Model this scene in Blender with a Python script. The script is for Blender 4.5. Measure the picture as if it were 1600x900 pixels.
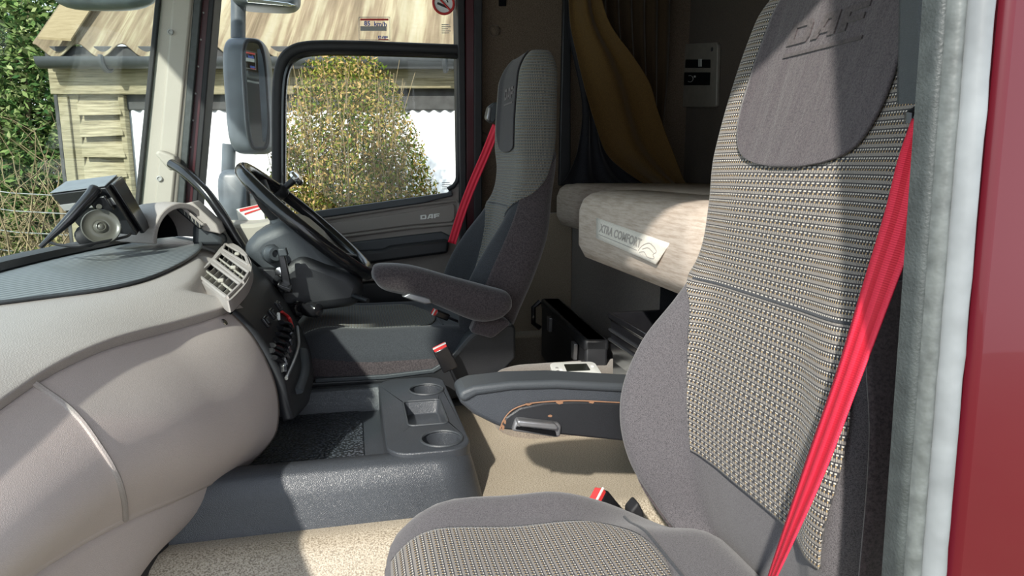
import bpy, bmesh, math, random
from mathutils import Vector, Matrix, noise
for o in list(bpy.data.objects): bpy.data.objects.remove(o)
sc = bpy.context.scene
COL = sc.collection
V = Vector
PI = math.pi
# ------------------------------------------------------------ camera
FPX = 1081.0; PSI = math.radians(13); TH = math.radians(10); CZ = 2.3
cam = bpy.data.cameras.new('camera'); co = bpy.data.objects.new('camera', cam); COL.objects.link(co)
cam.sensor_width = 36.0; cam.lens = FPX / 1600 * 36.0; cam.clip_start = .02; cam.clip_end = 200
co.location = (0, 0, CZ); co.rotation_euler = (PI/2 - TH, 0, -PSI)
sc.camera = co
# ------------------------------------------------------------ world, sun, exposure
w = bpy.data.worlds.new('sky'); sc.world = w; w.use_nodes = True
nt = w.node_tree; nt.nodes.clear()
bg = nt.nodes.new('ShaderNodeBackground'); wo = nt.nodes.new('ShaderNodeOutputWorld')
tc = nt.nodes.new('ShaderNodeTexCoord'); sp = nt.nodes.new('ShaderNodeSeparateXYZ'); rp = nt.nodes.new('ShaderNodeValToRGB')
nt.links.new(tc.outputs['Generated'], sp.inputs[0]); nt.links.new(sp.outputs[2], rp.inputs[0]); nt.links.new(rp.outputs[0], bg.inputs[0]); nt.links.new(bg.outputs[0], wo.inputs[0])
rp.color_ramp.elements[0].position = 0.0; rp.color_ramp.elements[0].color = (.86, .9, .94, 1)
rp.color_ramp.elements[1].position = .6; rp.color_ramp.elements[1].color = (.68, .79, .95, 1)
bg.inputs[1].default_value = 1.5
sun = bpy.data.lights.new('sun', 'SUN'); sun.energy = 4.6; sun.angle = .025; sun.color = (1, .95, .86)
so = bpy.data.objects.new('sun', sun); COL.objects.link(so); so.location = (-6, -8, 8)
so.rotation_euler = V((.50, .86, -.66)).to_track_quat('-Z', 'Y').to_euler()
sc.view_settings.view_transform = 'Standard'; sc.view_settings.look = 'None'
sc.view_settings.gamma = 1; sc.view_settings.use_curve_mapping = False
sc.view_settings.exposure = .45
sc.cycles.max_bounces = 12; sc.cycles.transparent_max_bounces = 12
sc.cycles.use_denoising = True

# ------------------------------------------------------------ photo ray helpers (measure where things stand)
Fv = V((math.sin(PSI)*math.cos(TH), math.cos(PSI)*math.cos(TH), -math.sin(TH)))
Rv = V((math.cos(PSI), -math.sin(PSI), 0)); Uv = Rv.cross(Fv)
def ray(px, py): return Fv + Rv*((px-800)/FPX) + Uv*((450-py)/FPX)
CP = V((0, 0, CZ))
def PY(px, py, Y): d = ray(px, py); return CP + d*(Y/d.y)
def PX(px, py, X): d = ray(px, py); return CP + d*(X/d.x)
def PZ(px, py, Z): d = ray(px, py); return CP + d*((Z-CZ)/d.z)
FH = V((math.sin(PSI), math.cos(PSI), 0))
def PD(px, py, D): d = ray(px, py); return CP + d*(D/d.dot(FH))     # D metres away in plan

# ------------------------------------------------------------ object helpers
def tag(o, label=None, cat=None, group=None, kind=None):
    if label: o['label'] = label
    if cat: o['category'] = cat
    if group: o['group'] = group
    if kind: o['kind'] = kind
    return o
def thing(name, label, cat, loc=(0, 0, 0), group=None, kind=None):
    o = bpy.data.objects.new(name, None); COL.objects.link(o); o.location = loc; o.empty_display_size = .05
    return tag(o, label, cat, group, kind)
def wloc(o):
    l = V((0, 0, 0))
    while o: l = l + V(o.location); o = o.parent
    return l
def link(name, me, mat, parent=None, smooth=True, ang=40, bevel=0, bseg=2, solid=0, sub=0, label=None, kind=None, soff=-1):
    o = bpy.data.objects.new(name, me); COL.objects.link(o)
    if mat:
        me.materials.clear()
        me.materials.append(mat)
    if parent is not None:
        L = wloc(parent); me.transform(Matrix.Translation(-L)); o.parent = parent
    else:
        vs = [v.co for v in me.vertices]
        c = V(((min(v.x for v in vs)+max(v.x for v in vs))/2, (min(v.y for v in vs)+max(v.y for v in vs))/2, min(v.z for v in vs)))
        me.transform(Matrix.Translation(-c)); o.location = c
    if solid:
        m = o.modifiers.new('solid', 'SOLIDIFY'); m.thickness = solid; m.offset = soff
    if bevel:
        m = o.modifiers.new('bevel', 'BEVEL'); m.width = bevel; m.segments = bseg; m.limit_method = 'ANGLE'; m.angle_limit = math.radians(35)
    if sub:
        m = o.modifiers.new('sub', 'SUBSURF'); m.levels = sub; m.render_levels = sub
    if smooth:
        me.shade_smooth()
        if ang < 180: me.set_sharp_from_angle(angle=math.radians(ang))
    if label: o['label'] = label
    if kind: o['kind'] = kind
    return o
def mk(vs, fs, uvs=None):
    me = bpy.data.meshes.new('m'); me.from_pydata([tuple(v) for v in vs], [], fs)
    if uvs:
        ul = me.uv_layers.new(name='UVMap')
        for lp in me.loops: ul.data[lp.index].uv = uvs[lp.vertex_index]
    me.update(); return me
class MB:                                   # collects several shapes into one mesh
    def __init__(s): s.v = []; s.f = []; s.u = []
    def add(s, vs, fs, uvs=None):
        n = len(s.v); s.v += [V(a) for a in vs]; s.f += [tuple(i+n for i in f) for f in fs]; s.u += (uvs if uvs else [(0, 0)]*len(vs)); return s
    def mesh(s): return mk(s.v, s.f, s.u)
def quad_frame(o, a, b, c): return Matrix((tuple(a)+(0,), tuple(b)+(0,), tuple(c)+(0,), (0, 0, 0, 1))).transposed()
def box(mb, c, s, rot=None):
    c = V(c); s = V(s)/2
    vs = [V((x*s.x, y*s.y, z*s.z)) for x in (-1, 1) for y in (-1, 1) for z in (-1, 1)]
    if rot is not None: vs = [rot @ v for v in vs]
    mb.add([c+v for v in vs], [(0, 1, 3, 2), (4, 6, 7, 5), (0, 4, 5, 1), (2, 3, 7, 6), (0, 2, 6, 4), (1, 5, 7, 3)]); return mb
def rotm(rx=0, ry=0, rz=0): return Matrix.Rotation(rz, 3, 'Z') @ Matrix.Rotation(ry, 3, 'Y') @ Matrix.Rotation(rx, 3, 'X')
def spline(pts, n):                         # catmull-rom through pts (any dimension)
    P = [tuple(p) for p in pts]; P = [tuple(2*a-b for a, b in zip(P[0], P[1]))]+P+[tuple(2*a-b for a, b in zip(P[-1], P[-2]))]
    out = []; m = len(P)-3
    for k in range(n+1):
        t = k/n*m; i = min(int(t), m-1); t -= i; p0, p1, p2, p3 = P[i:i+4]
        out.append(tuple(.5*((2*b)+(-a+c)*t+(2*a-5*b+4*c-d)*t*t+(-a+3*b-3*c+d)*t**3) for a, b, c, d in zip(p0, p1, p2, p3)))
    return out
def tube(mb, path, r, n=10, cap=True, sq=None):
    path = [V(p) for p in path]; m = len(path); rr = r if isinstance(r, (list, tuple)) else [r]*m
    up = V((0, 0, 1)); vs = []; nrm = None
    for i, p in enumerate(path):
        t = (path[min(i+1, m-1)]-path[max(i-1, 0)]).normalized()
        if nrm is None:
            nrm = up.cross(t); nrm = nrm.normalized() if nrm.length > .1 else V((1, 0, 0))
        nrm = (nrm - t*nrm.dot(t)).normalized(); b = t.cross(nrm)
        for k in range(n):
            a = 2*PI*k/n; x, y = math.cos(a), math.sin(a)
            if sq: x *= sq[0]; y *= sq[1]
            vs.append(p+nrm*(x*rr[i])+b*(y*rr[i]))
    fs = [(i*n+k, i*n+(k+1) % n, (i+1)*n+(k+1) % n, (i+1)*n+k) for i in range(m-1) for k in range(n)]
    if cap: fs += [tuple(range(n-1, -1, -1)), tuple((m-1)*n+k for k in range(n))]
    mb.add(vs, fs); return mb
def lathe(mb, c, axis, prof, n=28):         # prof: (radius, along axis)
    ax = V(axis).normalized(); a = ax.orthogonal().normalized(); b = ax.cross(a); c = V(c); vs = []
    for r, h in prof:
        for k in range(n): t = 2*PI*k/n; vs.append(c+ax*h+a*(r*math.cos(t))+b*(r*math.sin(t)))
    fs = [(i*n+k, i*n+(k+1) % n, (i+1)*n+(k+1) % n, (i+1)*n+k) for i in range(len(prof)-1) for k in range(n)]
    fs += [tuple(range(n-1, -1, -1)), tuple((len(prof)-1)*n+k for k in range(n))]
    mb.add(vs, fs); return mb
def prism(mb, pts, d):                      # planar polygon (3d points) extruded by vector d
    pts = [V(p) for p in pts]; n = len(pts); d = V(d)
    mb.add(pts+[p+d for p in pts], [tuple(range(n-1, -1, -1)), tuple(range(n, 2*n))]+[(k, (k+1) % n, n+(k+1) % n, n+k) for k in range(n)]); return mb
def fixn(me):
    bm = bmesh.new(); bm.from_mesh(me); bmesh.ops.recalc_face_normals(bm, faces=bm.faces); bm.to_mesh(me); bm.free(); return me
def surf(fn, nu, nv, u0=0, u1=1, v0=0, v1=1, uvf=None):
    vs = []; uv = []
    for j in range(nv+1):
        for i in range(nu+1):
            u = u0+(u1-u0)*i/nu; v = v0+(v1-v0)*j/nv; p = V(fn(u, v)); vs.append(p); uv.append(uvf(u, v) if uvf else (u, v))
    fs = [(j*(nu+1)+i, j*(nu+1)+i+1, (j+1)*(nu+1)+i+1, (j+1)*(nu+1)+i) for j in range(nv) for i in range(nu)]
    return vs, fs, uv
def loft(mb, rings, cap=True, closed=True):
    n = len(rings[0]); vs = [V(p) for r in rings for p in r]
    kk = n if closed else n-1
    fs = [(i*n+k, i*n+(k+1) % n, (i+1)*n+(k+1) % n, (i+1)*n+k) for i in range(len(rings)-1) for k in range(kk)]
    if cap and closed: fs += [tuple(range(n-1, -1, -1)), tuple((len(rings)-1)*n+k for k in range(n))]
    mb.add(vs, fs); return mb
def sstep(a, b, x):
    t = max(0, min(1, (x-a)/(b-a))); return t*t*(3-2*t)
def interp(tab, x):                          # smooth table lookup
    if x <= tab[0][0]: return tab[0][1]
    if x >= tab[-1][0]: return tab[-1][1]
    for i in range(len(tab)-1):
        if tab[i][0] <= x <= tab[i+1][0]:
            def m(k):
                if k <= 0 or k >= len(tab)-1: return 0 if (k < 0 or k >= len(tab)) else (tab[1][1]-tab[0][1])/(tab[1][0]-tab[0][0]) if k == 0 else (tab[-1][1]-tab[-2][1])/(tab[-1][0]-tab[-2][0])
                return (tab[k+1][1]-tab[k-1][1])/(tab[k+1][0]-tab[k-1][0])
            h = tab[i+1][0]-tab[i][0]; t = (x-tab[i][0])/h
            return (2*t**3-3*t*t+1)*tab[i][1]+(t**3-2*t*t+t)*h*m(i)+(-2*t**3+3*t*t)*tab[i+1][1]+(t**3-t*t)*h*m(i+1)
def text_mesh(s, o, xd, yd, size, depth=.0006, bold=False, align='LEFT', shear=0, fit=None):
    cu = bpy.data.curves.new('t', 'FONT'); cu.body = s; cu.size = size; cu.extrude = depth; cu.align_x = align; cu.shear = shear; cu.offset = .0025*size*10 if bold else 0
    cu.resolution_u = 3
    t = bpy.data.objects.new('t', cu); COL.objects.link(t)
    dg = bpy.context.evaluated_depsgraph_get(); me = bpy.data.meshes.new_from_object(t.evaluated_get(dg))
    bpy.data.objects.remove(t)
    if fit:
        xs = [v.co.x for v in me.vertices]; ys = [v.co.y for v in me.vertices]
        me.transform(Matrix.Translation((-min(xs), -min(ys), 0)))
        me.transform(Matrix.Diagonal((fit[0]/(max(xs)-min(xs)), fit[1]/(max(ys)-min(ys)), 1, 1)))
    xd = V(xd).normalized(); yd = V(yd); yd = (yd-xd*yd.dot(xd)).normalized(); zd = xd.cross(yd)
    M = Matrix.Translation(V(o)) @ Matrix((tuple(xd)+(0,), tuple(yd)+(0,), tuple(zd)+(0,), (0, 0, 0, 1))).transposed()
    me.transform(M); return me
def block_letters(word, o, xd, yd, wid, hgt, depth=.001):   # wide cut-out capitals D A F
    mb = MB(); xd = V(xd).normalized(); yd = V(yd).normalized(); zd = xd.cross(yd); o = V(o); n = len(word); lw = wid/n*.9
    def q(p, k): return o+xd*(k*wid/n+p[0]*lw)+yd*(p[1]*hgt)+zd*(-depth)
    polys = {'D': [[(0, 0), (.28, 0), (.28, 1), (0, 1)], [(.28, .76), (.76, .76), (.9, 1), (.28, 1)], [(.28, 0), (.9, 0), (.76, .24), (.28, .24)], [(.76, .24), (.9, 0), (1, .2), (1, .8), (.9, 1), (.76, .76)]],
             'A': [[(0, 0), (.28, 0), (.56, .74), (.66, 1), (.38, 1)], [(.72, 0), (1, 0), (1, 1), (.66, 1), (.56, .74), (.72, .74)], [(.28, .18), (.72, .18), (.72, .40), (.36, .40)]],
             'F': [[(.05, 0), (.33, 0), (.33, 1), (.05, 1)], [(.33, .76), (1, .76), (1, 1), (.33, 1)], [(.33, .32), (.92, .32), (.92, .56), (.33, .56)]]}
    for k, ch in enumerate(word):
        for pl in polys[ch]: prism(mb, [q(p, k) for p in pl], zd*(2*depth))
    return mb
def arc(c, a, b, t0, t1, n):
    return [V(c)+V(a)*math.cos(t0+(t1-t0)*k/n)+V(b)*math.sin(t0+(t1-t0)*k/n) for k in range(n+1)]

# ------------------------------------------------------------ materials
class NT:
    def __init__(s, name):
        s.m = bpy.data.materials.new(name); s.m.use_nodes = True; s.t = s.m.node_tree; s.b = s.t.nodes['Principled BSDF']
    def n(s, ty, **k):
        x = s.t.nodes.new(ty)
        for a, b in k.items():
            if isinstance(a, str) and hasattr(x, a): setattr(x, a, b)
        return x
    def set(s, sock, v):
        if hasattr(v, 'node') or isinstance(v, bpy.types.NodeSocket): s.t.links.new(v, sock)
        else: sock.default_value = v
    def math(s, op, a, b=None, c=None):
        x = s.n('ShaderNodeMath', operation=op); s.set(x.inputs[0], a)
        if b is not None: s.set(x.inputs[1], b)
        if c is not None: s.set(x.inputs[2], c)
        return x.outputs[0]
    def coord(s, kind='Object'): return s.n('ShaderNodeTexCoord').outputs[kind]
    def noise(s, sc, det=2, rough=.5, vec=None, stretch=None):
        x = s.n('ShaderNodeTexNoise'); x.inputs['Scale'].default_value = sc; x.inputs['Detail'].default_value = det; x.inputs['Roughness'].default_value = rough
        v = vec if vec else s.coord()
        if stretch:
            mp = s.n('ShaderNodeMapping'); mp.inputs['Scale'].default_value = stretch; s.t.links.new(v, mp.inputs[0]); v = mp.outputs[0]
        s.t.links.new(v, x.inputs['Vector']); return x.outputs['Fac']
    def voro(s, sc, feature='F1', vec=None):
        x = s.n('ShaderNodeTexVoronoi'); x.feature = feature; x.inputs['Scale'].default_value = sc
        s.t.links.new(vec if vec else s.coord(), x.inputs['Vector']); return x.outputs['Distance']
    def ramp(s, f, stops):
        x = s.n('ShaderNodeValToRGB'); e = x.color_ramp.elements
        while len(e) < len(stops): e.new(.5)
        for k, (p, c) in enumerate(stops): e[k].position = p; e[k].color = tuple(c)+(1,) if len(c) == 3 else c
        s.set(x.inputs[0], f); return x.outputs[0]
    def mix(s, f, a, b):
        x = s.n('ShaderNodeMix', data_type='RGBA'); s.set(x.inputs[0], f)
        s.set(x.inputs[6], a if not isinstance(a, tuple) else a+(1,) if len(a) == 3 else a); s.set(x.inputs[7], b if not isinstance(b, tuple) else b+(1,) if len(b) == 3 else b); return x.outputs[2]
    def bump(s, h, st=.3, dist=.001):
        x = s.n('ShaderNodeBump'); x.inputs['Strength'].default_value = st; x.inputs['Distance'].default_value = dist; s.set(x.inputs['Height'], h); s.t.links.new(x.outputs[0], s.b.inputs['Normal'])
    def col(s, c): s.set(s.b.inputs['Base Color'], c if not isinstance(c, tuple) else c+(1,))
    def done(s, rough=.5, metal=0, spec=.5, **k):
        s.set(s.b.inputs['Roughness'], rough); s.b.inputs['Metallic'].default_value = metal; s.b.inputs['Specular IOR Level'].default_value = spec
        for a, v in k.items(): s.b.inputs[a.replace('_', ' ')].default_value = v
        return s.m
def plain(name, c, rough=.5, metal=0, spec=.5, nz=.12, ns=30, bump=0, bs=400, **k):
    q = NT(name); f = q.noise(ns, 3)
    q.col(q.ramp(f, [(.3, tuple(x*(1-nz) for x in c)), (.7, tuple(min(1, x*(1+nz)) for x in c))]))
    if bump: q.bump(q.noise(bs, 2), bump, .0015)
    return q.done(rough, metal, spec, **k)
def grain(name, c, rough=.5, cell=330, st=.35, nz=.1, dark=.85, spec=.4):     # moulded plastic / leather grain
    q = NT(name); v = q.voro(cell, 'DISTANCE_TO_EDGE'); f = q.noise(9, 3)
    base = q.ramp(f, [(.3, tuple(x*(1-nz) for x in c)), (.7, tuple(min(1, x*(1+nz)) for x in c))])
    q.col(q.mix(q.math('LESS_THAN', v, .12), base, tuple(x*dark for x in c))); q.bump(q.math('MINIMUM', v, .35), st, .002)
    return q.done(rough, 0, spec)
def fabric(name, c, c2, sc=900, st=.4, rough=.9, sheen=.2):
    q = NT(name); f = q.noise(sc, 2, .8); q.col(q.ramp(f, [(.36, c2), (.5, c), (.66, tuple(min(1, x*1.35) for x in c))])); q.bump(f, st, .0012)
    m = q.done(rough, 0, .2); q.b.inputs['Sheen Weight'].default_value = sheen; return m
def woven(name, pitch, lo, mid, hi, dots=True):      # ribbed seat cloth, rows across, in UV metres
    q = NT(name); uv = q.n('ShaderNodeSeparateXYZ'); q.t.links.new(q.coord('UV'), uv.inputs[0]); u, v = uv.outputs[0], uv.outputs[1]
    fv = q.math('FRACT', q.math('DIVIDE', v, pitch)); fu = q.math('FRACT', q.math('DIVIDE', u, pitch*.62)); fu2 = q.math('FRACT', q.math('DIVIDE', u, pitch*.31))
    band = q.math('MULTIPLY', q.math('GREATER_THAN', fv, .42), q.math('LESS_THAN', fv, .78))
    rib = q.math('GREATER_THAN', fu2, .22)
    light = q.math('MULTIPLY', band, rib)
    chain = q.math('MULTIPLY', q.math('MULTIPLY', q.math('GREATER_THAN', fv, .08), q.math('LESS_THAN', fv, .26)), q.math('GREATER_THAN', fu, .45))
    edge = q.math('MULTIPLY', q.math('GREATER_THAN', fv, .78), q.math('GREATER_THAN', fu, .7))
    c = q.mix(light, lo, mid); c = q.mix(chain, c, hi)
    if dots: c = q.mix(edge, c, (.46, .33, .17))
    n = q.noise(1200, 2); c = q.mix(q.math('MULTIPLY', q.math('GREATER_THAN', n, .56), .35), c, lo)
    q.col(c); h = q.math('ADD', q.math('MULTIPLY', light, 1.0), q.math('MULTIPLY', chain, .7)); q.bump(h, .55, .0012)
    m = q.done(.92, 0, .15); q.b.inputs['Sheen Weight'].default_value = .15; return m
def glass(name, tint=(.93, .96, .95), refl=.06):
    m = bpy.data.materials.new(name); m.use_nodes = True; t = m.node_tree; t.nodes.clear()
    o = t.nodes.new('ShaderNodeOutputMaterial'); tr = t.nodes.new('ShaderNodeBsdfTransparent'); gl = t.nodes.new('ShaderNodeBsdfGlossy'); mx = t.nodes.new('ShaderNodeMixShader')
    tr.inputs[0].default_value = tint+(1,); gl.inputs['Roughness'].default_value = .01; mx.inputs[0].default_value = refl
    t.links.new(tr.outputs[0], mx.inputs[1]); t.links.new(gl.outputs[0], mx.inputs[2]); t.links.new(mx.outputs[0], o.inputs[0]); return m
M = {}
M['leather'] = grain('dash_leather', (.38, .34, .32), .48, 300, .3, .05, .9, .45)
M['fascia'] = grain('dash_fascia', (.54, .47, .44), .5, 480, .22, .05, .93, .4)
q = NT('dash_mat'); u = q.n('ShaderNodeSeparateXYZ'); q.t.links.new(q.coord('UV'), u.inputs[0])
st_ = q.math('FRACT', q.math('MULTIPLY', u.outputs[0], 46)); ln = q.math('GREATER_THAN', st_, .5)
q.col(q.mix(ln, (.07, .08, .09), (.22, .24, .25))); q.bump(ln, .8, .002); M['mat'] = q.done(.42, 0, .5)
M['black'] = grain('black_plastic', (.018, .019, .022), .42, 500, .25, .15, .8, .5)
M['softblack'] = grain('console_plastic', (.05, .056, .066), .36, 420, .4, .15, .85, .6)
M['tray'] = grain('tray_plastic', (.04, .045, .052), .33, 500, .3, .15, .85, .6)
M['gloss'] = plain('gloss_black', (.012, .012, .014), .18, 0, .6)
M['void'] = plain('hollow_black', (.004, .004, .005), .9, 0, .1)
M['rubber'] = plain('black_rubber', (.018, .018, .02), .6, 0, .4, bump=.2)
M['slate'] = grain('slate_plastic', (.055, .062, .07), .45, 450, .25, .08, .85, .45)
M['greige'] = grain('pillar_plastic', (.42, .39, .34), .55, 420, .15, .05, .95, .35)
M['doorgrey'] = grain('door_plastic', (.26, .235, .215), .5, 420, .25, .06, .9, .4)
M['darkred'] = plain('dark_red_paint', (.095, .005, .012), .3, 0, .35, .05, 5, Coat_Weight=.25)
M['red_in'] = plain('deep_red_paint', (.05, .004, .008), .35, 0, .5, .1, 5)
M['belt'] = None
q = NT('red_webbing'); u = q.n('ShaderNodeSeparateXYZ'); q.t.links.new(q.coord('UV'), u.inputs[0])
s_ = q.math('SINE', q.math('MULTIPLY', u.outputs[0], 2*PI*2.5)); wv = q.math('SINE', q.math('MULTIPLY', u.outputs[1], 2600)); q.col(q.mix(q.math('GREATER_THAN', s_, 0), (.62, .012, .035), (.80, .03, .07))); q.bump(q.math('ADD', s_, q.math('MULTIPLY', wv, .3)), .35, .001)
M['belt'] = q.done(.55, 0, .4)
M['buckle_red'] = plain('buckle_red', (.75, .05, .05), .35)
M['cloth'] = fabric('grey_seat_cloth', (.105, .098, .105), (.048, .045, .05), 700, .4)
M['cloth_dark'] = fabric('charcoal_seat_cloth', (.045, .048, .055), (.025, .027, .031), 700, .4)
M['velour'] = fabric('plum_velour', (.062, .050, .053), (.036, .03, .033), 260, .2, .95, .35)
M['padv'] = fabric('pad_velour', (.085, .073, .08), (.05, .043, .05), 420, .5, .95, .3)
q = NT('pad_velour'); f = q.noise(420, 2, .8); g = q.noise(14, 3, .5, stretch=(1, 1.6, .22)); q.col(q.ramp(f, [(.36, (.05, .043, .05)), (.5, (.085, .073, .08)), (.66, (.11, .095, .10))])); q.bump(q.math('ADD', q.math('MULTIPLY', f, .12), g), .55, .012); M['padv'] = q.done(.95, 0, .2); q.b.inputs['Sheen Weight'].default_value = .25
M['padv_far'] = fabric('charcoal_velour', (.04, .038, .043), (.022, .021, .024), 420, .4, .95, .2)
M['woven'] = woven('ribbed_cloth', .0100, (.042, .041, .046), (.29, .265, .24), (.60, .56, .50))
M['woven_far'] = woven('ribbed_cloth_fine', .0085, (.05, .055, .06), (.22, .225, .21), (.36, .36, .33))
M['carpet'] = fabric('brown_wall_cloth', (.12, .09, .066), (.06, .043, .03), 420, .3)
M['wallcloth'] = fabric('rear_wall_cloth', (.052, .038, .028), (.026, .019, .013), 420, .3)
q = NT('vinyl_floor'); f = q.voro(170, 'F1'); f2 = q.noise(330, 2, .6, stretch=(1, 1.8, 1)); g = q.noise(5, 3)
c1 = q.ramp(f2, [(.40, (.21, .175, .13)), (.50, (.45, .39, .30)), (.62, (.54, .48, .39))]); q.col(q.mix(q.ramp(g, [(.4, (0, 0, 0)), (.7, (.35, .35, .35))]), c1, (.27, .22, .16))); q.bump(f2, .45, .002); M['vinyl'] = q.done(.38, 0, .5)
q = NT('mattress_cloth'); f = q.noise(60, 4, .7, stretch=(1, .25, 3)); g = q.noise(700, 2)
q.col(q.mix(q.math('MULTIPLY', g, .3), q.ramp(f, [(.35, (.40, .325, .265)), (.55, (.53, .45, .385)), (.7, (.59, .52, .455))]), (.3, .25, .2))); q.bump(q.math('ADD', q.noise(14, 3), q.math('MULTIPLY', g, .15)), .4, .004); M['mattress'] = q.done(.9, 0, .2)
M['humpcloth'] = fabric('engine_cover_cloth', (.20, .17, .14), (.12, .10, .08), 420, .3)
M['litcarpet'] = fabric('sunlit_wall_carpet', (.34, .28, .215), (.22, .175, .13), 420, .3)  # side wall carpet, lightened to stand for sunlight low in the cab
M['basecloth'] = fabric('bunk_base_cloth', (.15, .13, .115), (.10, .085, .075), 420, .3)
M['labelcloth'] = fabric('cream_label_cloth', (.66, .62, .55), (.55, .50, .43), 900, .2)
M['emboss'] = fabric('label_stitching', (.36, .33, .30), (.28, .25, .22), 900, .2)
M['curtain'] = fabric('ochre_curtain', (.085, .048, .013), (.06, .032, .008), 500, .2)
M['curtain2'] = fabric('brown_curtain', (.045, .028, .014), (.028, .017, .009), 500, .2)
M['lining'] = fabric('black_curtain_lining', (.012, .012, .016), (.006, .006, .008), 300, .2)
M['panelgrey'] = plain('dim_grey_plastic', (.15, .135, .115), .5)
M['white'] = plain('white_plastic', (.78, .79, .76), .35, 0, .4, .03)
M['grey'] = plain('grey_plastic', (.36, .36, .35), .5, 0, .4, .05)
M['screen'] = plain('dark_screen', (.02, .022, .018), .12)
M['chrome'] = plain('chrome', (.7, .7, .7), .2, 1)
M['satin'] = plain('satin_grey_metal', (.30, .30, .31), .32, .7, bump=.1)
M['devtop'] = plain('slate_blue_plastic', (.17, .19, .21), .45, bump=.3, bs=500)
M['mirror_shell'] = plain('mirror_housing', (.10, .12, .14), .38, 0, .5, .25, 14, bump=.15)
M['mirror'] = plain('mirror_glass', (.85, .88, .88), .03, 1, nz=.01)
M['glass'] = glass('window_glass', (.96, .98, .97), .012); M['wscreen'] = glass('windscreen_glass', (.93, .98, .97), .022)
q = NT('suction_rubber'); q.col((.09, .088, .075)); M['suction'] = q.done(.3, 0, .5)
M['seal_in'] = plain('grey_rubber_seal', (.10, .11, .108), .45, 0, .5, .3, 60, bump=.5, bs=120)
M['seal_out'] = plain('pale_rubber_seal', (.20, .215, .225), .4, 0, .5, .18, 25, bump=.3, bs=60)
M['seal_dark'] = plain('dark_rubber_seal', (.045, .052, .052), .5, 0, .5, .25, 50, bump=.4)
M['scuff'] = plain('worn_orange_brown', (.24, .125, .07), .7)
M['stk_white'] = plain('sticker_white', (.8, .8, .8), .5); M['stk_red'] = plain('sticker_red', (.55, .03, .03), .5); M['stk_blue'] = plain('sticker_blue', (.05, .1, .45), .5); M['stk_black'] = plain('sticker_black', (.02, .02, .02), .5); M['stk_grey'] = plain('sticker_grey', (.35, .35, .35), .5)
# outdoors
q = NT('weathered_wood'); f = q.noise(9, 5, .65, stretch=(.6, .6, 9)); g = q.noise(2.2, 3)
q.col(q.mix(q.ramp(g, [(.4, (0, 0, 0)), (.62, (.65, .65, .65))]), q.ramp(f, [(.32, (.13, .11, .07)), (.5, (.29, .25, .16)), (.68, (.40, .35, .24))]), (.25, .23, .15))); q.bump(f, .6, .01); M['wood'] = q.done(.85, 0, .2)
q = NT('corrugated_sheet'); uvc = q.coord('UV'); f = q.noise(1, 4, .7, vec=uvc, stretch=(46, 1.6, 1)); g = q.noise(26, 4)
q.col(q.mix(q.math('MULTIPLY', g, .35), q.ramp(f, [(.36, (.12, .085, .06)), (.48, (.24, .18, .125)), (.56, (.36, .31, .21)), (.66, (.40, .36, .27))]), (.20, .18, .09))); q.bump(g, .4, .01); M['roof'] = q.done(.85, 0, .2)
q = NT('plywood'); f = q.noise(14, 4, .6, stretch=(1, 6, 1)); q.col(q.ramp(f, [(.3, (.24, .18, .10)), (.7, (.31, .24, .14))])); M['ply'] = q.done(.8, 0, .2)
M['gutter'] = plain('black_gutter', (.05, .055, .06), .4, bump=.1)
M['whitewall'] = plain('white_painted_wall', (.86, .87, .88), .6, nz=.03, ns=3)
M['shadewood'] = plain('shaded_board', (.045, .045, .045), .7, nz=.4, ns=12)  # board colour darkened as if in shade, beside the lit weathered wood
def leafmat(name, stops, sc=9):
    q = NT(name); f = q.noise(sc, 2, .9); o = q.n('ShaderNodeNewGeometry'); r = o.outputs['Random Per Island']
    q.col(q.ramp(q.math('ADD', q.math('MULTIPLY', f, .35), q.math('MULTIPLY', r, .65)), stops)); m = q.done(.85, 0, .05); return m
M['bush'] = leafmat('bush_leaves', [(.22, (.05, .085, .012)), (.38, (.14, .19, .03)), (.50, (.25, .25, .045)), (.62, (.35, .25, .09)), (.78, (.42, .28, .12))])
M['hedge'] = leafmat('hedge_leaves', [(.25, (.035, .08, .025)), (.45, (.08, .14, .04)), (.6, (.16, .22, .07)), (.8, (.28, .31, .14))])
M['undergrowth'] = leafmat('undergrowth_leaves', [(.25, (.08, .11, .03)), (.45, (.17, .20, .06)), (.6, (.27, .24, .11)), (.8, (.34, .28, .17))])
M['twig'] = plain('twigs', (.25, .19, .10), .8, nz=.4, ns=3)
M['bark'] = plain('bark', (.20, .15, .09), .9, nz=.4, ns=8)
q = NT('earth_grass'); f = q.noise(3, 5, .7); g = q.noise(30, 4, .8); q.col(q.mix(q.math('MULTIPLY', g, .6), q.ramp(f, [(.38, (.12, .15, .05)), (.55, (.28, .28, .12)), (.7, (.36, .30, .18))]), (.2, .2, .09))); q.bump(g, 1, .05); M['earth'] = q.done(.95, 0, .1)
M['wire'] = plain('fence_wire', (.4, .4, .38), .4, .6)

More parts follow.
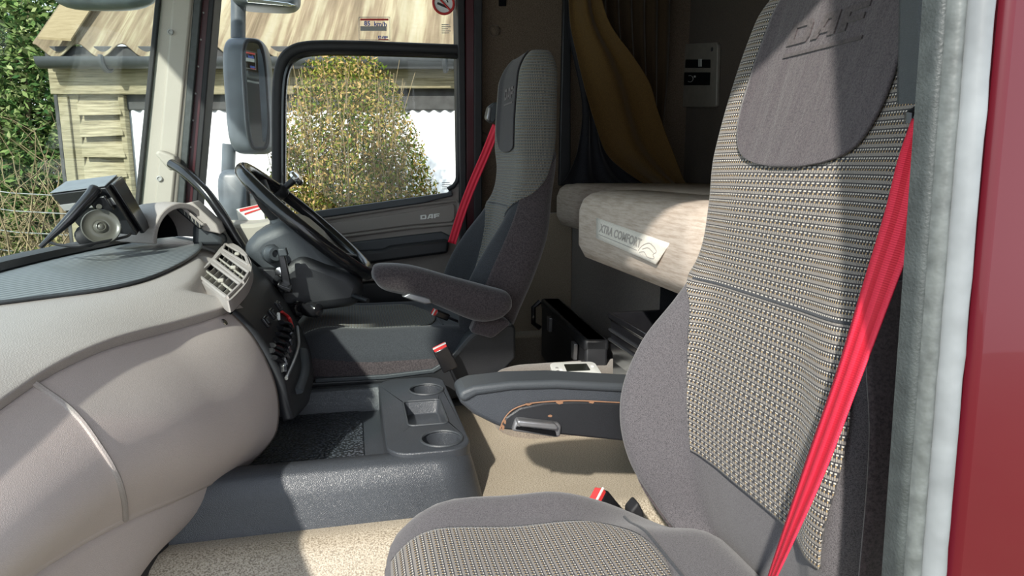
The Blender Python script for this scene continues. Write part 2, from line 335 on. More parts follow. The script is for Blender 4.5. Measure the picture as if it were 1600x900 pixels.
# ============================================================ OUTDOORS
random.seed(7)
def S(px, py, D): return PD(px, py, D)
def bank_h(x, y):                            # ground rises into a bank in front of the cab (left in the photo)
    p = V((x, y, 0)); d = p.dot(FH); l = p.dot(Rv)
    return 1.25*sstep(-2.2, -4.2, l)*sstep(3.4, 5.6, d) + .25*sstep(5, 12, d)*sstep(-2, -4, l) + .10*noise.noise((x*.8, y*.8, 0))
vs, fs, uv = surf(lambda u, v: (-14+30*u, -6+32*v, bank_h(-14+30*u, -6+32*v)), 90, 90)
link('ground', mk(vs, fs, uv), M['earth'], kind='structure', solid=.2)
shed = thing('wooden_shed', 'weathered timber shed with corrugated roof, black gutter and white wall seen through the truck windows', 'shed', tuple(S(430, 260, 5.2)*1.0)[:2]+(0,))
D0 = 5.0
def L(px, d): return Rv*0 + FH*d + Rv*((px-800)/FPX*d)          # plan point
def shp(px, z, d=D0): p = L(px, d); return V((p.x, p.y, z))
# corrugated roof
def roof_fn(u, v):
    l = -3.22 + 6.3*u; d = 4.86 + 2.6*v; z = 3.07 + 2.6*v*.95 + .045*math.sin(2*PI*l/.30)*(1 if u >= 0 else 0)
    p = FH*d + Rv*l; return (p.x, p.y, z)
vs, fs, uv = surf(roof_fn, 400, 4); link('roof_sheet', mk(vs, fs, uv), M['roof'], shed, solid=.012, ang=180)
mb = MB(); a = shp(93, 3.125, 4.78); b = shp(142, 3.115, 4.80); c = FH*5.50+Rv*(-2.90); d = FH*5.50+Rv*(-3.13)
prism(mb, [a, b, V((c.x, c.y, 3.80)), V((d.x, d.y, 3.80))], (0, 0, .015)); link('roof_board', fixn(mb.mesh()), M['ply'], shed, smooth=False)
mb = MB(); g0 = shp(92, 3.005, 4.83); g1 = FH*4.83 + Rv*3.2; g1.z = 3.0
n_ = FH*(-1)
def gut(t, r): p = g0.lerp(g1, t); return [p+n_*(r*math.cos(a))+V((0, 0, r*math.sin(a))) for a in [PI*.05-PI*1.1*k/10 for k in range(11)]]
loft(mb, [gut(t/20, .062)+list(reversed(gut(t/20, .055))) for t in range(21)]); link('gutter', fixn(mb.mesh()), M['gutter'], shed)
for px in (192, 428, 700):
    p = shp(px, 3.0, 4.83); mb = MB(); pp = [p+n_*(.07*math.cos(a))+V((0, 0, .07*math.sin(a))) for a in [PI*.1-PI*1.2*k/10 for k in range(11)]]; tube(mb, pp, .018, 6); link('gutter_bracket', mb.mesh(), M['gutter'], shed)
def bd(name, px0, px1, z0, z1, d, th, mat, par=shed):
    mb = MB(); prism(mb, [shp(px0, z0, d), shp(px1, z0, d), shp(px1, z1, d), shp(px0, z1, d)], FH*th); return link(name, fixn(mb.mesh()), M[mat], par, smooth=False, bevel=.006)
bd('fascia_board', 102, 470, 2.79, 2.97, 4.95, .03, 'wood')
bd('fascia_board', 470, 1500, 2.83, 2.97, 4.95, .03, 'wood')
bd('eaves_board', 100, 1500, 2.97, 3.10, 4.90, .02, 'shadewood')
bd('corner_post', 112, 127, .9, 2.79, 4.98, .09, 'wood'); bd('corner_post', 129, 143, .9, 2.79, 5.0, .09, 'wood')
bd('corner_post', 203, 212, .9, 2.79, 4.98, .06, 'wood')
for k in range(12):
    z = 2.80-k*.145; mb = MB()
    wob = random.uniform(-.01, .01)
    a, b = shp(140, z-.150+wob, 4.96), shp(206, z-.150-wob, 4.96); c, d = shp(206, z, 5.03), shp(140, z, 5.03)
    prism(mb, [a, b, c, d], FH*.018); link('weatherboard', fixn(mb.mesh()), M['wood'], shed, smooth=False, bevel=.004)
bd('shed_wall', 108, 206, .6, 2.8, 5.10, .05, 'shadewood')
def ww(u, v):
    l = (212-800)/FPX*D0 + u*6.0; z = .5+2.2*v; d = 5.04 + .012*math.sin(2*PI*l/.076); p = FH*d+Rv*l; return (p.x, p.y, z)
vs, fs, uv = surf(ww, 640, 1); link('white_wall', mk(vs, fs, uv), M['whitewall'], shed, solid=.02, ang=180)
bd('eaves_shadow', 212, 1500, 2.69, 2.88, 5.02, .05, 'shadewood')  # dark strip standing for the shadow line under the eaves
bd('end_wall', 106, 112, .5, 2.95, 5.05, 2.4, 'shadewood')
# foliage
def leaf_cloud(n, pos, size, name, mat, par=None, kind=None, droop=.3):
    mb = MB(); vs = []; fs = []
    for k in range(n):
        p = pos(); s = random.uniform(*size); a = V((random.gauss(0, 1), random.gauss(0, 1), random.gauss(0, .7)+droop)).normalized(); b = a.orthogonal().normalized()
        b = (b*math.cos(k) + a.cross(b)*math.sin(k)); i = len(vs); wd = s*.42
        vs += [p-a*s*.5, p+b*wd*.5, p+a*s*.5, p-b*wd*.5]; fs.append((i, i+1, i+2, i+3))
    return link(name, mk(vs, fs), M[mat], par, smooth=False, kind=kind)
def twigs(n, base, top, rad, name, mat, par=None, seg=5, jit=.1):
    mb = MB()
    for k in range(n):
        a = base(); b = top(a); pts = []
        for j in range(seg+1):
            t = j/seg; p = a.lerp(b, t); pts.append(p+V((random.gauss(0, 1), random.gauss(0, 1), random.gauss(0, .6)))*jit*t)
        tube(mb, spline(pts, seg*2), [rad*(1-.75*j/(seg*2)) for j in range(seg*2+1)], 4, cap=False)
    return link(name, mb.mesh(), M[mat], par)
def in_bush(c, r, top_narrow=True):
    while True:
        x, y, z = random.uniform(-1, 1), random.uniform(-1, 1), random.uniform(0, 1)
        lim = math.sqrt(max(0, 1-z**2.6))*(1+.18*noise.noise((x*3, y*3, z*4)))
        rr = math.hypot(x, y)
        if rr < lim*(1+.12*noise.noise((x*14, y*14, 2))) and (rr > lim*.45 or z > .6 or random.random() < .25): return V((c[0]+x*r[0], c[1]+y*r[1], c[2]+z*r[2]))
bc = L(550, 4.15); bush = thing('broom_bush', 'green and tan twiggy bush growing outside the driver door against the white wall', 'bush', (bc.x, bc.y, 0))
C_ = (bc.x, bc.y, .35); R_ = (.62, .5, 2.66)
leaf_cloud(120000, lambda: in_bush(C_, R_), (.014, .034), 'foliage', 'bush', bush, droop=.8)
twigs(220, lambda: V((bc.x+random.gauss(0, .12), bc.y+random.gauss(0, .1), .02)), lambda a: V((bc.x+random.uniform(-.42, .36), bc.y-.1+random.gauss(0, .2), random.uniform(2.0, 2.9))), .006, 'stems', 'twig', bush, jit=.05)
bc2 = L(455, 4.45); b2 = thing('broom_bush', 'lower tan bush half hidden behind the door mirror, left of the tall bush', 'bush', (bc2.x, bc2.y, 0))
leaf_cloud(26000, lambda: in_bush((bc2.x, bc2.y, .3), (.34, .3, 1.95)), (.014, .034), 'foliage', 'bush', b2, droop=.8)
twigs(30, lambda: V((bc2.x+random.gauss(0, .1), bc2.y+random.gauss(0, .1), .02)), lambda a: V((bc2.x+random.gauss(0, .2), bc2.y+random.gauss(0, .2), random.uniform(1.5, 2.1))), .005, 'stems', 'twig', b2, jit=.05)
# hedge of tall shrubs to the left
hed = [(20, 8.6, 1.25, 3.3, 'tall dark green hedge shrub at the left end seen through the windscreen'), (95, 8.0, 1.05, 2.9, 'tall dark green shrub beside the shed corner seen through the windscreen'), (-90, 8.2, 1.3, 2.9, 'tall dark green shrub outside the windscreen behind the left edge')]
for k, (px, D, r, h, lab) in enumerate(hed):
    c = L(px, D); gz = bank_h(c.x, c.y); t = thing('hedge_shrub', lab, 'shrub', (c.x, c.y, gz), 'shrubs of the hedge')
    leaf_cloud(15000, lambda: in_bush((c.x, c.y, gz+.2), (r*.75, r*.6, h)), (.05, .12), 'foliage', 'hedge', t)
    twigs(14, lambda: V((c.x+random.gauss(0, .2), c.y+random.gauss(0, .2), gz-.05)), lambda a: V((c.x+random.gauss(0, .6), c.y+random.gauss(0, .4), gz+random.uniform(1.5, 3))), .035, 'stems', 'bark', t, jit=.1)
def bp(l0, l1, d0, d1):
    p = FH*random.uniform(d0, d1)+Rv*random.uniform(l0, l1); p.z = bank_h(p.x, p.y); return p
def brm(a): return a+V((random.gauss(0, .35), random.gauss(0, .35), random.uniform(.4, 1.6)))
tag(twigs(150, lambda: bp(-5.6, -3.5, 5.2, 7.6), brm, .009, 'bramble_stems', 'twig', jit=.16), 'tangle of bare tan bramble stems on the bank below the hedge', 'brambles', kind='stuff')
tag(leaf_cloud(16000, lambda: bp(-6.2, -3.3, 5.0, 7.8)+V((0, 0, abs(random.gauss(0, .16)))), (.04, .09), 'undergrowth', 'undergrowth'), 'low yellow green undergrowth covering the bank left of the shed', 'undergrowth', kind='stuff')
fn = thing('wire_fence', 'thin wire stock fence with posts on the bank in front of the brambles', 'fence', tuple(L(60, 5.9)))
for px in (-60, 103):
    p = L(px, 5.9); p.z = bank_h(p.x, p.y)-.05; mb = MB(); tube(mb, [p, p+V((0, 0, 1.0))], .035, 8); link('post', mb.mesh(), M['bark'], fn)
a = L(-60, 5.86); b = L(108, 5.86)
for z in (.25, .45, .62, .8, .95):
    mb = MB(); za = bank_h(a.x, a.y)+z; zb = bank_h(b.x, b.y)+z; tube(mb, [V((a.x, a.y, za)), V(((a.x+b.x)/2, (a.y+b.y)/2, (za+zb)/2-.02)), V((b.x, b.y, zb))], .0045, 5); link('wire', mb.mesh(), M['wire'], fn)

# ============================================================ CAB SHELL (setting)
def sbox(name, x0, x1, y0, y1, z0, z1, mat, bevel=0):
    mb = MB(); box(mb, ((x0+x1)/2, (y0+y1)/2, (z0+z1)/2), (x1-x0, y1-y0, z1-z0)); return link(name, fixn(mb.mesh()), M[mat], kind='structure', smooth=bool(bevel), bevel=bevel)
sbox('ceiling', -.86, 1.42, .42, 2.72, 3.02, 3.08, 'greige')
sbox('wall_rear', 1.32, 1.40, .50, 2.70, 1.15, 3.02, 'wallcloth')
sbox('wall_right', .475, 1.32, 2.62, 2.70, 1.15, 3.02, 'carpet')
sbox('trim_header', -.60, .40, .42, .50, 2.86, 3.02, 'darkred', .01)
# floor: raised engine tunnel falling to footwells either side
def tun(y):
    e = lambda a, b, v: sstep(a, b, v)
    z = 1.22 + .40*(sstep(1.02, 1.24, y))*(1-sstep(1.96, 2.12, y)); return z
vs = []; NX, NY = 12, 90
prof = [(.44+(2.62-.44)*k/NY) for k in range(NY+1)]
vs, fs, uv = surf(lambda u, v: (-.75+2.07*u, .44+2.18*v, tun(.44+2.18*v)), NX, NY)
link('floor', mk(vs, fs, uv), M['vinyl'], kind='structure', solid=.05, ang=180)
# rear floor hump clothed in brown behind the console
# windscreen
def wsx(y): return -.66 - .17*(1-((y-1.50)/1.0)**2)
def wfn(u, v): y = .50+2.0*u; z = 1.98+1.0*v; return (wsx(y)+.16*(z-2.15), y, z)
vs, fs, uv = surf(wfn, 32, 6); link('window_1', mk(vs, fs, uv), M['wscreen'], kind='structure', solid=.006, ang=180)
# A-pillar far side: beige trim, black seals, red frame
def vpost(name, p0, p1, w0, w1, Y, dep, mat, par=None, bevel=.004, z=None):    # slanted post between two photo heights, real depth dep
    a, b = PY(*p0, Y), PY(*p1, Y); ext = (a-b)*.25; a2 = a+ext; b2 = b-ext*.35
    mb = MB(); prism(mb, [b2, b2+V((w1, 0, 0)), a2+V((w0, 0, 0)), a2], (0, dep, 0)); return link(name, fixn(mb.mesh()), M[mat], par, bevel=bevel, kind='structure' if par is None else None)
def span(pa, pb, Y): return (PY(*pb, Y)-PY(*pa, Y)).x
pil = vpost('trim_pillar', (247, 0), (217, 300), span((247, 0), (303, 0), 2.5), span((217, 300), (280, 300), 2.5), 2.50, .10, 'greige', bevel=.012)
vpost('windscreen_seal', (242, 0), (212, 300), .016, .016, 2.488, .02, 'rubber', pil)
vpost('raised_panel', (268, 0), (243, 300), .062, .055, 2.492, .02, 'greige', pil, bevel=.008)
for p in ((266, 50), (249, 279)):
    mb = MB(); c = PY(*p, 2.488); lathe(mb, c, (0, -1, 0), [(.009, -.004), (.009, .002), (.006, .003), (.004, 0)], 16); link('screw', mb.mesh(), M['grey'], pil)
sl = vpost('trim_doorframe', (302, 0), (278, 300), .025, .022, 2.50, .12, 'seal_dark')
vpost('red_frame', (312, 0), (287, 300), .034, .032, 2.52, .10, 'red_in', sl); vpost('outer_seal', (326, 0), (301, 300), .018, .018, 2.51, .12, 'rubber', sl)
for k in range(7):
    mb = MB(); c = PY(318-k*4.0, 20+k*42, 2.518); lathe(mb, c, (0, -1, 0), [(.003, -.002), (.003, .002)], 8); link('rivet', mb.mesh(), M['grey'], sl)
# far B-pillar: black seal, red, black, beyond the door
bp_ = vpost('trim_doorpost', (716, 60), (721, 430), .025, .022, 2.56, .12, 'rubber')
vpost('red_frame', (727, 60), (729, 430), .034, .032, 2.57, .10, 'red_in', bp_); vpost('outer_seal', (741, 60), (741, 430), .030, .03, 2.56, .10, 'rubber', bp_)
# far door
dr = thing('door_1', None, None, (.08, 2.62, 1.3), kind='structure')
YD = 2.60
def sidepoly(name, pts, Y, dep, mat, par, bevel=.004, label=None, kind=None, bseg=3):
    mb = MB(); prism(mb, [PY(x, y, Y) for x, y in pts], (0, dep, 0)); return link(name, fixn(mb.mesh()), M[mat], par, bevel=bevel, bseg=bseg, label=label, kind=kind)
sidepoly('upper_panel', [(300, 372), (500, 332), (660, 310), (700, 303), (712, 288), (726, 288), (742, 420), (742, 800), (300, 800)], YD, .05, 'doorgrey', dr, .010)
sidepoly('sill_strip', [(330, 358), (500, 329), (700, 301), (706, 296), (708, 306), (660, 318), (500, 341), (330, 372)], YD-.02, .03, 'slate', dr, .005)
sidepoly('badge_panel', [(500, 352), (640, 331), (708, 318), (711, 322), (711, 342), (706, 347), (640, 352), (500, 371)], YD-.010, .02, 'doorgrey', dr, .004)
mb = MB(); fr = [(470, 348), (640, 322), (712, 313), (717, 318), (716, 345), (710, 350), (640, 356), (470, 378)]
tube(mb, [PY(x, y, YD-.008) for x, y in fr], .006, 8); link('panel_rib', mb.mesh(), M['doorgrey'], dr)
sidepoly('grab_recess', [(520, 382), (690, 362), (705, 369), (700, 384), (520, 409)], YD-.015, .03, 'slate', dr, .006)
sidepoly('armrest', [(500, 398), (600, 391), (610, 386), (702, 375), (700, 396), (572, 413), (500, 420)], YD-.07, .08, 'black', dr, .010)
sidepoly('door_pocket', [(400, 470), (560, 443), (640, 436), (720, 430), (740, 760), (400, 760)], YD-.06, .06, 'black', dr, .01)
sidepoly('pocket_trim', [(430, 452), (560, 428), (640, 420), (640, 434), (560, 441), (430, 466)], YD-.065, .03, 'doorgrey', dr, .006)
o = PY(657, 343, YD-.0105); e = PY(688, 340, YD-.0105)
link('badge_letters', block_letters('DAF', o, e-o, (0, 0, 1), .074, .016).mesh(), M['white'], dr, smooth=False, label='white raised DAF letters')
# window frame bar and glass
path = [PY(x, y, YD) for x, y in spline([(434, 350), (434, 230), (435, 140), (441, 100), (458, 80), (490, 73), (560, 73), (640, 76), (722, 79)], 40)]
mb = MB(); n = 40; pp = path
tube(mb, pp, .021, 12, sq=(1, 1)); link('window_divider', mb.mesh(), M['rubber'], dr)
path2 = [PY(x, y, YD-.012) for x, y in spline([(443, 345), (443, 230), (444, 145), (450, 108), (464, 90), (494, 83), (560, 83), (640, 85), (718, 88)], 40)]
mb = MB(); tube(mb, path2, .010, 8); link('window_gasket', mb.mesh(), M['gloss'], dr)
mb = MB(); tube(mb, [PY(x, y, YD-.012) for x, y in spline([(717, 85), (717, 200), (716, 270), (711, 288), (700, 296)], 20)], .009, 8); link('window_gasket', mb.mesh(), M['rubber'], dr)
mb = MB(); prism(mb, [PY(x, y, YD+.03) for x, y in [(300, 380), (330, -60), (730, -60), (720, 320)]], (0, .005, 0)); gl = link('window_glass', fixn(mb.mesh()), M['glass'], dr, smooth=False)
# stickers on the glass
YG = 2.615
sk = thing('speed_sticker', 'small clear rectangular speed limit sticker with blue text on the upper door glass', 'sticker', tuple(PY(587, 63, YG)))
def flat(name, pts, Y, th, mat, par, **k):
    mb = MB(); prism(mb, [PY(x, y, Y) for x, y in pts], (0, th, 0)); return link(name, fixn(mb.mesh()), M[mat], par, smooth=False, **k)
mb = MB(); tube(mb, [PY(x, y, YG) for x, y in [(561, 27), (609, 27), (609, 63), (561, 62), (561, 27)]], .0012, 4); link('outline', mb.mesh(), M['stk_grey'], sk)
flat('stripe', [(563, 29), (607, 29), (607, 32), (563, 32)], YG, .002, 'stk_red', sk)
flat('stripe', [(563, 41), (604, 41), (604, 48), (563, 48)], YG, .002, 'stk_grey', sk)
link('writing', text_mesh('85  km/h', PY(569, 40, YG-.001), (1, 0, 0), (0, 0, 1), .03, fit=(.078, .016), bold=True), M['stk_blue'], sk, smooth=False)
link('writing', block_letters('DAF', PY(591, 60, YG-.001), (1, 0, 0), (0, 0, 1), .036, .009).mesh(), M['stk_blue'], sk, smooth=False)
flat('stripe', [(591, 61), (607, 61), (607, 62.4), (591, 62.4)], YG, .002, 'stk_red', sk)
ns = thing('no_smoking_sticker', 'round red ringed no smoking sticker at the top of the door glass', 'sticker', tuple(PY(693, 22, YG)))
c = PY(693, 5, YG); mb = MB(); lathe(mb, c, (0, -1, 0), [(.040, -.001), (.040, .001)], 40); link('disc', mb.mesh(), M['stk_white'], ns, smooth=False)
mb = MB(); tube(mb, arc(c+V((0, -.002, 0)), (.037, 0, 0), (0, 0, .037), 0, 2*PI, 40), .0045, 6); tube(mb, [c+V((-.026, -.003, .026)), c+V((.026, -.003, -.026))], .0035, 6); link('red_ring', mb.mesh(), M['stk_red'], ns)
mb = MB(); box(mb, c+V((-.004, -.003, -.008)), (.040, .002, .008), rotm(0, .35)); box(mb, c+V((.012, -.003, .010)), (.004, .002, .016), rotm(0, -.5)); link('cigarette', mb.mesh(), M['stk_black'], ns, smooth=False)
ts = thing('text_sticker', 'tiny faint grey block of text on upper door glass below the no smoking sign', 'sticker', tuple(PY(698, 54, YG)))
for k, wd in enumerate((12, 14, 10, 14, 12)):
    flat('line', [(690, 38+k*3.2), (690+wd, 38+k*3.2), (690+wd, 39.2+k*3.2), (690, 39.2+k*3.2)], YG, .001, 'stk_grey', ts)
ts = thing('text_sticker', 'tiny faint grey block of text low on the door glass near the rear corner', 'sticker', tuple(PY(698, 296, YG)))
for k, wd in enumerate((12, 14, 10, 13)):
    flat('line', [(691, 285+k*3.2), (691+wd, 285+k*3.2), (691+wd, 286+k*3.2), (691, 286+k*3.2)], YG, .001, 'stk_grey', ts)
# near side of the opening: rear door post with its rubber seals and red body
nb = thing('trim_seal', None, None, (.40, .42, 1.0), kind='structure')
def vstrip(name, pxt, pxb, wt, Y, prof, mat, par):     # vertical strip: photo x at top and bottom of frame, profile = list of (dx, dy)
    a, b = PY(pxt, 0, Y), PY(pxb, 900, Y); a = a+(a-b)*1.0; b = b-(a-b)*.35
    mb = MB(); N = 60; rings = []
    for k in range(N+1):
        p = b.lerp(a, k/N); j = .0012*noise.noise((k*.9, 3.1, len(name))); rings.append([p+V((dx*(1+j*80), dy, 0)) for dx, dy in prof])
    loft(mb, rings); return link(name, fixn(mb.mesh()), M[mat], par, ang=60)
def bulb(w, d, n=10): return [(w/2-w/2*math.cos(PI*k/n), -d*math.sin(PI*k/n)) for k in range(n+1)]+[(w, .012), (0, .012)]
vstrip('inner_lip', 1462, 1395, 0, .435, bulb(.010, .006), 'seal_dark', nb)
vstrip('inner_bead', 1478, 1410, 0, .430, bulb(.013, .010), 'seal_in', nb)
vstrip('groove', 1495, 1425, 0, .435, bulb(.010, .004), 'seal_dark', nb)
vstrip('outer_bead', 1505, 1434, 0, .425, bulb(.020, .014), 'seal_out', nb)
vstrip('edge_lip', 1541, 1453, 0, .434, bulb(.004, .004), 'seal_in', nb)
a, b = PY(1541, 0, .44), PY(1453, 900, .44); a = a+(a-b)*1.0; b = b-(a-b)*.3
mb = MB(); prism(mb, [b, b+V((1.0, 0, 0)), V((1.38, .44, a.z)), a], (0, .03, 0)); link('wall_left', fixn(mb.mesh()), M['darkred'], kind='structure', bevel=.004)
a, b = PY(1575, 0, .425), PY(1490, 900, .425); a = a+(a-b)*1.0; b = b-(a-b)*.3
mb = MB(); prism(mb, [b, b+V((.9, 0, 0)), V((1.38, .44, a.z)), a], (0, .015, 0)); rr = link('red_flange', fixn(mb.mesh()), M['darkred'], nb, bevel=.01)

# ============================================================ DASHBOARD
def proj(p):
    q = V(p)-CP; a = q.dot(Fv); return (800+FPX*q.dot(Rv)/a, 450-FPX*q.dot(Uv)/a)
def onsurf(fn, px, py, n=60, u0=0, u1=1, v0=0, v1=1):      # parameters of the surface point seen at a photo position
    best = None
    for rd in range(3):
        for i in range(n+1):
            for j in range(n+1):
                u = u0+(u1-u0)*i/n; v = v0+(v1-v0)*j/n; a = proj(fn(u, v)); e = (a[0]-px)**2+(a[1]-py)**2
                if best is None or e < best[0]: best = (e, u, v)
        du, dv = (u1-u0)*2/n, (v1-v0)*2/n; _, bu, bv = best; u0, u1, v0, v1 = bu-du, bu+du, bv-dv, bv+dv; n = 16
    return best[1], best[2]
def nrm(fn, u, v, e=.004):
    a = V(fn(u+e, v))-V(fn(u-e, v)); b = V(fn(u, v+e))-V(fn(u, v-e)); return a.cross(b).normalized()
TOPZ = 2.07
dash = thing('dashboard', 'greige leather grained truck dashboard with dark ribbed top mat and black centre panel', 'dashboard', (-.45, 1.3, 1.62))
fS = [(.30, -.46), (.60, -.44), (.95, -.40), (1.2, -.325), (1.42, -.235), (1.60, -.235), (1.9, -.285), (2.1, -.38), (2.5, -.45)]
def hitc(px, py, tab):
    d = ray(px, py); lo, hi = .2, 3.0; f = lambda t: (d.x*t) - interp(tab, d.y*t)
    # march to the first crossing
    t = lo; s0 = f(t)
    while t < hi:
        t += .01
        if (f(t) > 0) != (s0 > 0): break
    return CP + d*t
SP = [(0, 635), (51, 594), (90, 567), (180, 540), (270, 516), (340, 490)]
Zs = sorted([(hitc(x, y, fS).y, hitc(x, y, fS).z) for x, y in SP]); Zs = [(.3, 1.975), (.7, 2.0), (.88, 2.02), (1.0, 2.034), (1.11, 2.037), (1.25, 2.028), (1.42, 2.025), (1.6, 2.025), (2.6, 2.02)]
def top_fn(u, v, dep=True):                            # u: windscreen -> seam, v: along the cab
    y = .46+2.04*v; e = interp(fS, y)+.006; x0 = wsx(y)-.005; x = x0+(e-x0)*(1-(1-u)**1.0) if u < .93 else e-.0
    zs = interp(Zs, y)
    x = x0+(e-x0)*min(1, u/.93)
    s = e-x; z = TOPZ-(TOPZ-zs-.012)*(max(0, 1-s/.17)**2.3)
    if dep: z -= .028*sstep(1.41, 1.50, y)*(1-sstep(.075, .11, s))*(1-sstep(1.9, 2.0, y))
    if u > .93: k = (u-.93)/.07; x = e-.012*k; z = zs+.012-.02*k-(.028*sstep(1.41, 1.50, y) if dep else 0)
    return (x, y, z)
vs, fs, uv = surf(top_fn, 90, 120); link('top_pad', mk(vs, fs, uv), M['leather'], dash, ang=180)
# ribbed mat let into the top
MATN = [(-40, 479), (0, 475), (78, 465), (160, 454), (228, 438), (282, 414), (312, 391), (305, 377), (240, 366)]
mp = [PZ(x, y, TOPZ+.002) for x, y in spline(MATN, 60)]
mb = MB(); vs = []; uvs = []; fs = []; NI = 24
for i, p in enumerate(mp):
    for k in range(NI+1):
        t = k/NI; xw = wsx(min(p.y, 2.45))+.06; x = p.x+(min(xw, p.x-.001)-p.x)*t; vs.append(V((x, p.y, TOPZ+.0035))); uvs.append(((p.y-1.5*x)/1.8, p.y))
fs = [(i*(NI+1)+k, i*(NI+1)+k+1, (i+1)*(NI+1)+k+1, (i+1)*(NI+1)+k) for i in range(len(mp)-1) for k in range(NI)]
link('ribbed_mat', fixn(mk(vs, fs, uvs)), M['mat'], dash, ang=180, solid=.002, soff=-1)
mb = MB(); tube(mb, [p+V((0, 0, .003)) for p in mp], .004, 6); link('mat_edge', mb.mesh(), M['slate'], dash)
# trough along the glass
mb = MB(); tube(mb, [V((wsx(.5+1.95*k/30)+.045, .5+1.95*k/30, TOPZ+.008)) for k in range(31)], .026, 8, sq=(1.4, .8)); link('demister_trough', mb.mesh(), M['black'], dash)
# lower fascia
fL = [(.3, -.46), (.6, -.44), (.95, -.385), (1.15, -.32), (1.42, -.235)]
LP = [(195, 816), (280, 781), (360, 744), (402, 714)]
Zl = sorted([(hitc(x, y, fL).y, hitc(x, y, fL).z) for x, y in LP]); Zl = [(.3, Zl[0][1]+.10), (.7, Zl[0][1]+.06)]+Zl
YE = 1.42
SIL = [PY(x, y, YE) for x, y in spline([(352, 484), (390, 516), (420, 558), (440, 600), (447, 642), (440, 672), (402, 714)], 40)]
def sil(t): k = max(0, min(1, t))*40; i = min(int(k), 39); return SIL[i].lerp(SIL[i+1], k-i)
def fas(u, v):                               # u along cab, v down
    y = .40+(YE-.40)*u; e = sil(v); xs, zs = interp(fS, y)-.004, interp(Zs, y)-.006; xl, zl = interp(fL, y), interp(Zl, y)
    bulge = .085*math.sin(PI*max(0, min(1, v*1.02))**1.15)*(.75+.25*u)
    x = xs+(xl-xs)*v+bulge; z = zs+(zl-zs)*v
    k = sstep(.62, 1, u); ps, pl = sil(0), sil(1)
    # blend displacement so that the end follows its own outline
    bx = e.x-(ps.x+(pl.x-ps.x)*v); bz = e.z-(ps.z+(pl.z-ps.z)*v)
    return (xs+(xl-xs)*v+bulge*(1-k)+bx*k, y, z+bz*k)
vs, fs, uv = surf(fas, 90, 50); link('fascia_panel', mk(vs, fs, uv), M['fascia'], dash, ang=180, solid=.012, soff=1)
gp = [fas(*onsurf(fas, x, y)) for x, y in spline([(52, 598), (108, 638), (150, 690), (180, 740), (193, 780), (196, 812)], 14)]
mb = MB(); tube(mb, [V(p) for p in spline(gp, 40)], .0045, 8); link('fascia_rib', mb.mesh(), M['leather'], dash, label='pale raised rib across the fascia')
# kick panel under the fascia
def kick(u, v):
    y = .40+(YE-.40)*u; xl, zl = interp(fL, y)-.005, interp(Zl, y)+.004
    a = V((xl, y, zl)); b = V((interp([(.3, -.47), (1.0, -.43), (1.2, -.39), (1.42, -.32)], y), y, interp([(.3, 1.25), (1.0, 1.50), (1.2, 1.60), (1.42, 1.60)], y)))
    p = a.lerp(b, v); p.x += .02*math.sin(PI*v); return p
vs, fs, uv = surf(kick, 40, 14); link('kick_panel', mk(vs, fs, uv), M['fascia'], dash, ang=180, solid=.01, soff=1)
p = PY(390-28, 503, 1.36); 
u_, v_ = onsurf(fas, 350, 504); c = V(fas(u_, v_)); nn = nrm(fas, u_, v_); nn = nn if nn.x > 0 else -nn
mb = MB(); lathe(mb, c, nn, [(.007, -.002), (.007, .002), (.004, .001)], 14); link('screw', mb.mesh(), M['chrome'], dash)
# body behind the skins
mb = MB(); rings = []
for k in range(21):
    y = .44+2.06*k/20; e = interp(fS, y)-.05; rings.append([V((wsx(y)-.01, y, 1.60)), V((wsx(y)-.01, y, TOPZ-.012)), V((e-.06, y, TOPZ-.05)), V((e, y, TOPZ-.09)), V((min(e, -.34), y, 1.60))])
loft(mb, rings); link('carcass', fixn(mb.mesh()), M['black'], dash)
mb = MB(); prism(mb, [V((wsx(.44)-.02, .44, 1.1)), V((-.42, .44, 1.1)), V((-.42, .44, 1.62)), V((wsx(.44)-.02, .44, 1.62))], (0, 2.1, 0)); link('lower_body', fixn(mb.mesh()), M['black'], dash)
# black centre panel
NB = [PY(x, y, YE+.002) for x, y in spline([(354, 476), (392, 512), (423, 556), (443, 598), (452, 636), (458, 655)], 30)]
FB = [PY(x, y, 1.86) for x, y in spline([(388, 404), (420, 436), (452, 480), (478, 530), (489, 575), (480, 606)], 30)]
def stk(u, v):
    k = max(0, min(1, v))*30; i = min(int(k), 29); a = NB[i].lerp(NB[i+1], k-i); b = FB[i].lerp(FB[i+1], k-i); p = a.lerp(b, u); p.x += .018*math.sin(PI*u); return p
vs, fs, uv = surf(stk, 24, 30); cp = link('centre_panel', mk(vs, fs, uv), M['black'], dash, ang=180, solid=.02, soff=1)
def onstk(px, py):
    u, v = onsurf(stk, px, py, 30); p = V(stk(u, v)); n = nrm(stk, u, v); n = n if n.x > 0 else -n
    d = (V(stk(u, min(1, v+.02)))-V(stk(u, max(0, v-.02)))).normalized(); return p, n, d
def button(px, py, s, mat='gloss', h=.007, name='button'):
    p, n, d = onstk(px, py); a = d.cross(n).normalized(); M3 = Matrix((tuple(a), tuple(d), tuple(n))).transposed(); mb = MB(); box(mb, p+n*h*.4, (s[0], s[1], h), M3); return link(name, fixn(mb.mesh()), M[mat], dash, bevel=.002)
for x, y in ((415, 503), (424, 491), (434, 479)): b = button(x, y, (.030, .024), 'gloss'); bb = button(x, y, (.018, .013), 'black', .011, 'button_cap'); 
mb = MB(); pl = [onstk(x, y) for x, y in spline([(438, 488), (449, 497), (455, 513)], 8)]; tube(mb, [p+n*.003 for p, n, d in pl], .005, 8, sq=(1, .6)); link('red_strip', mb.mesh(), M['stk_red'], dash, label='red curved strip')
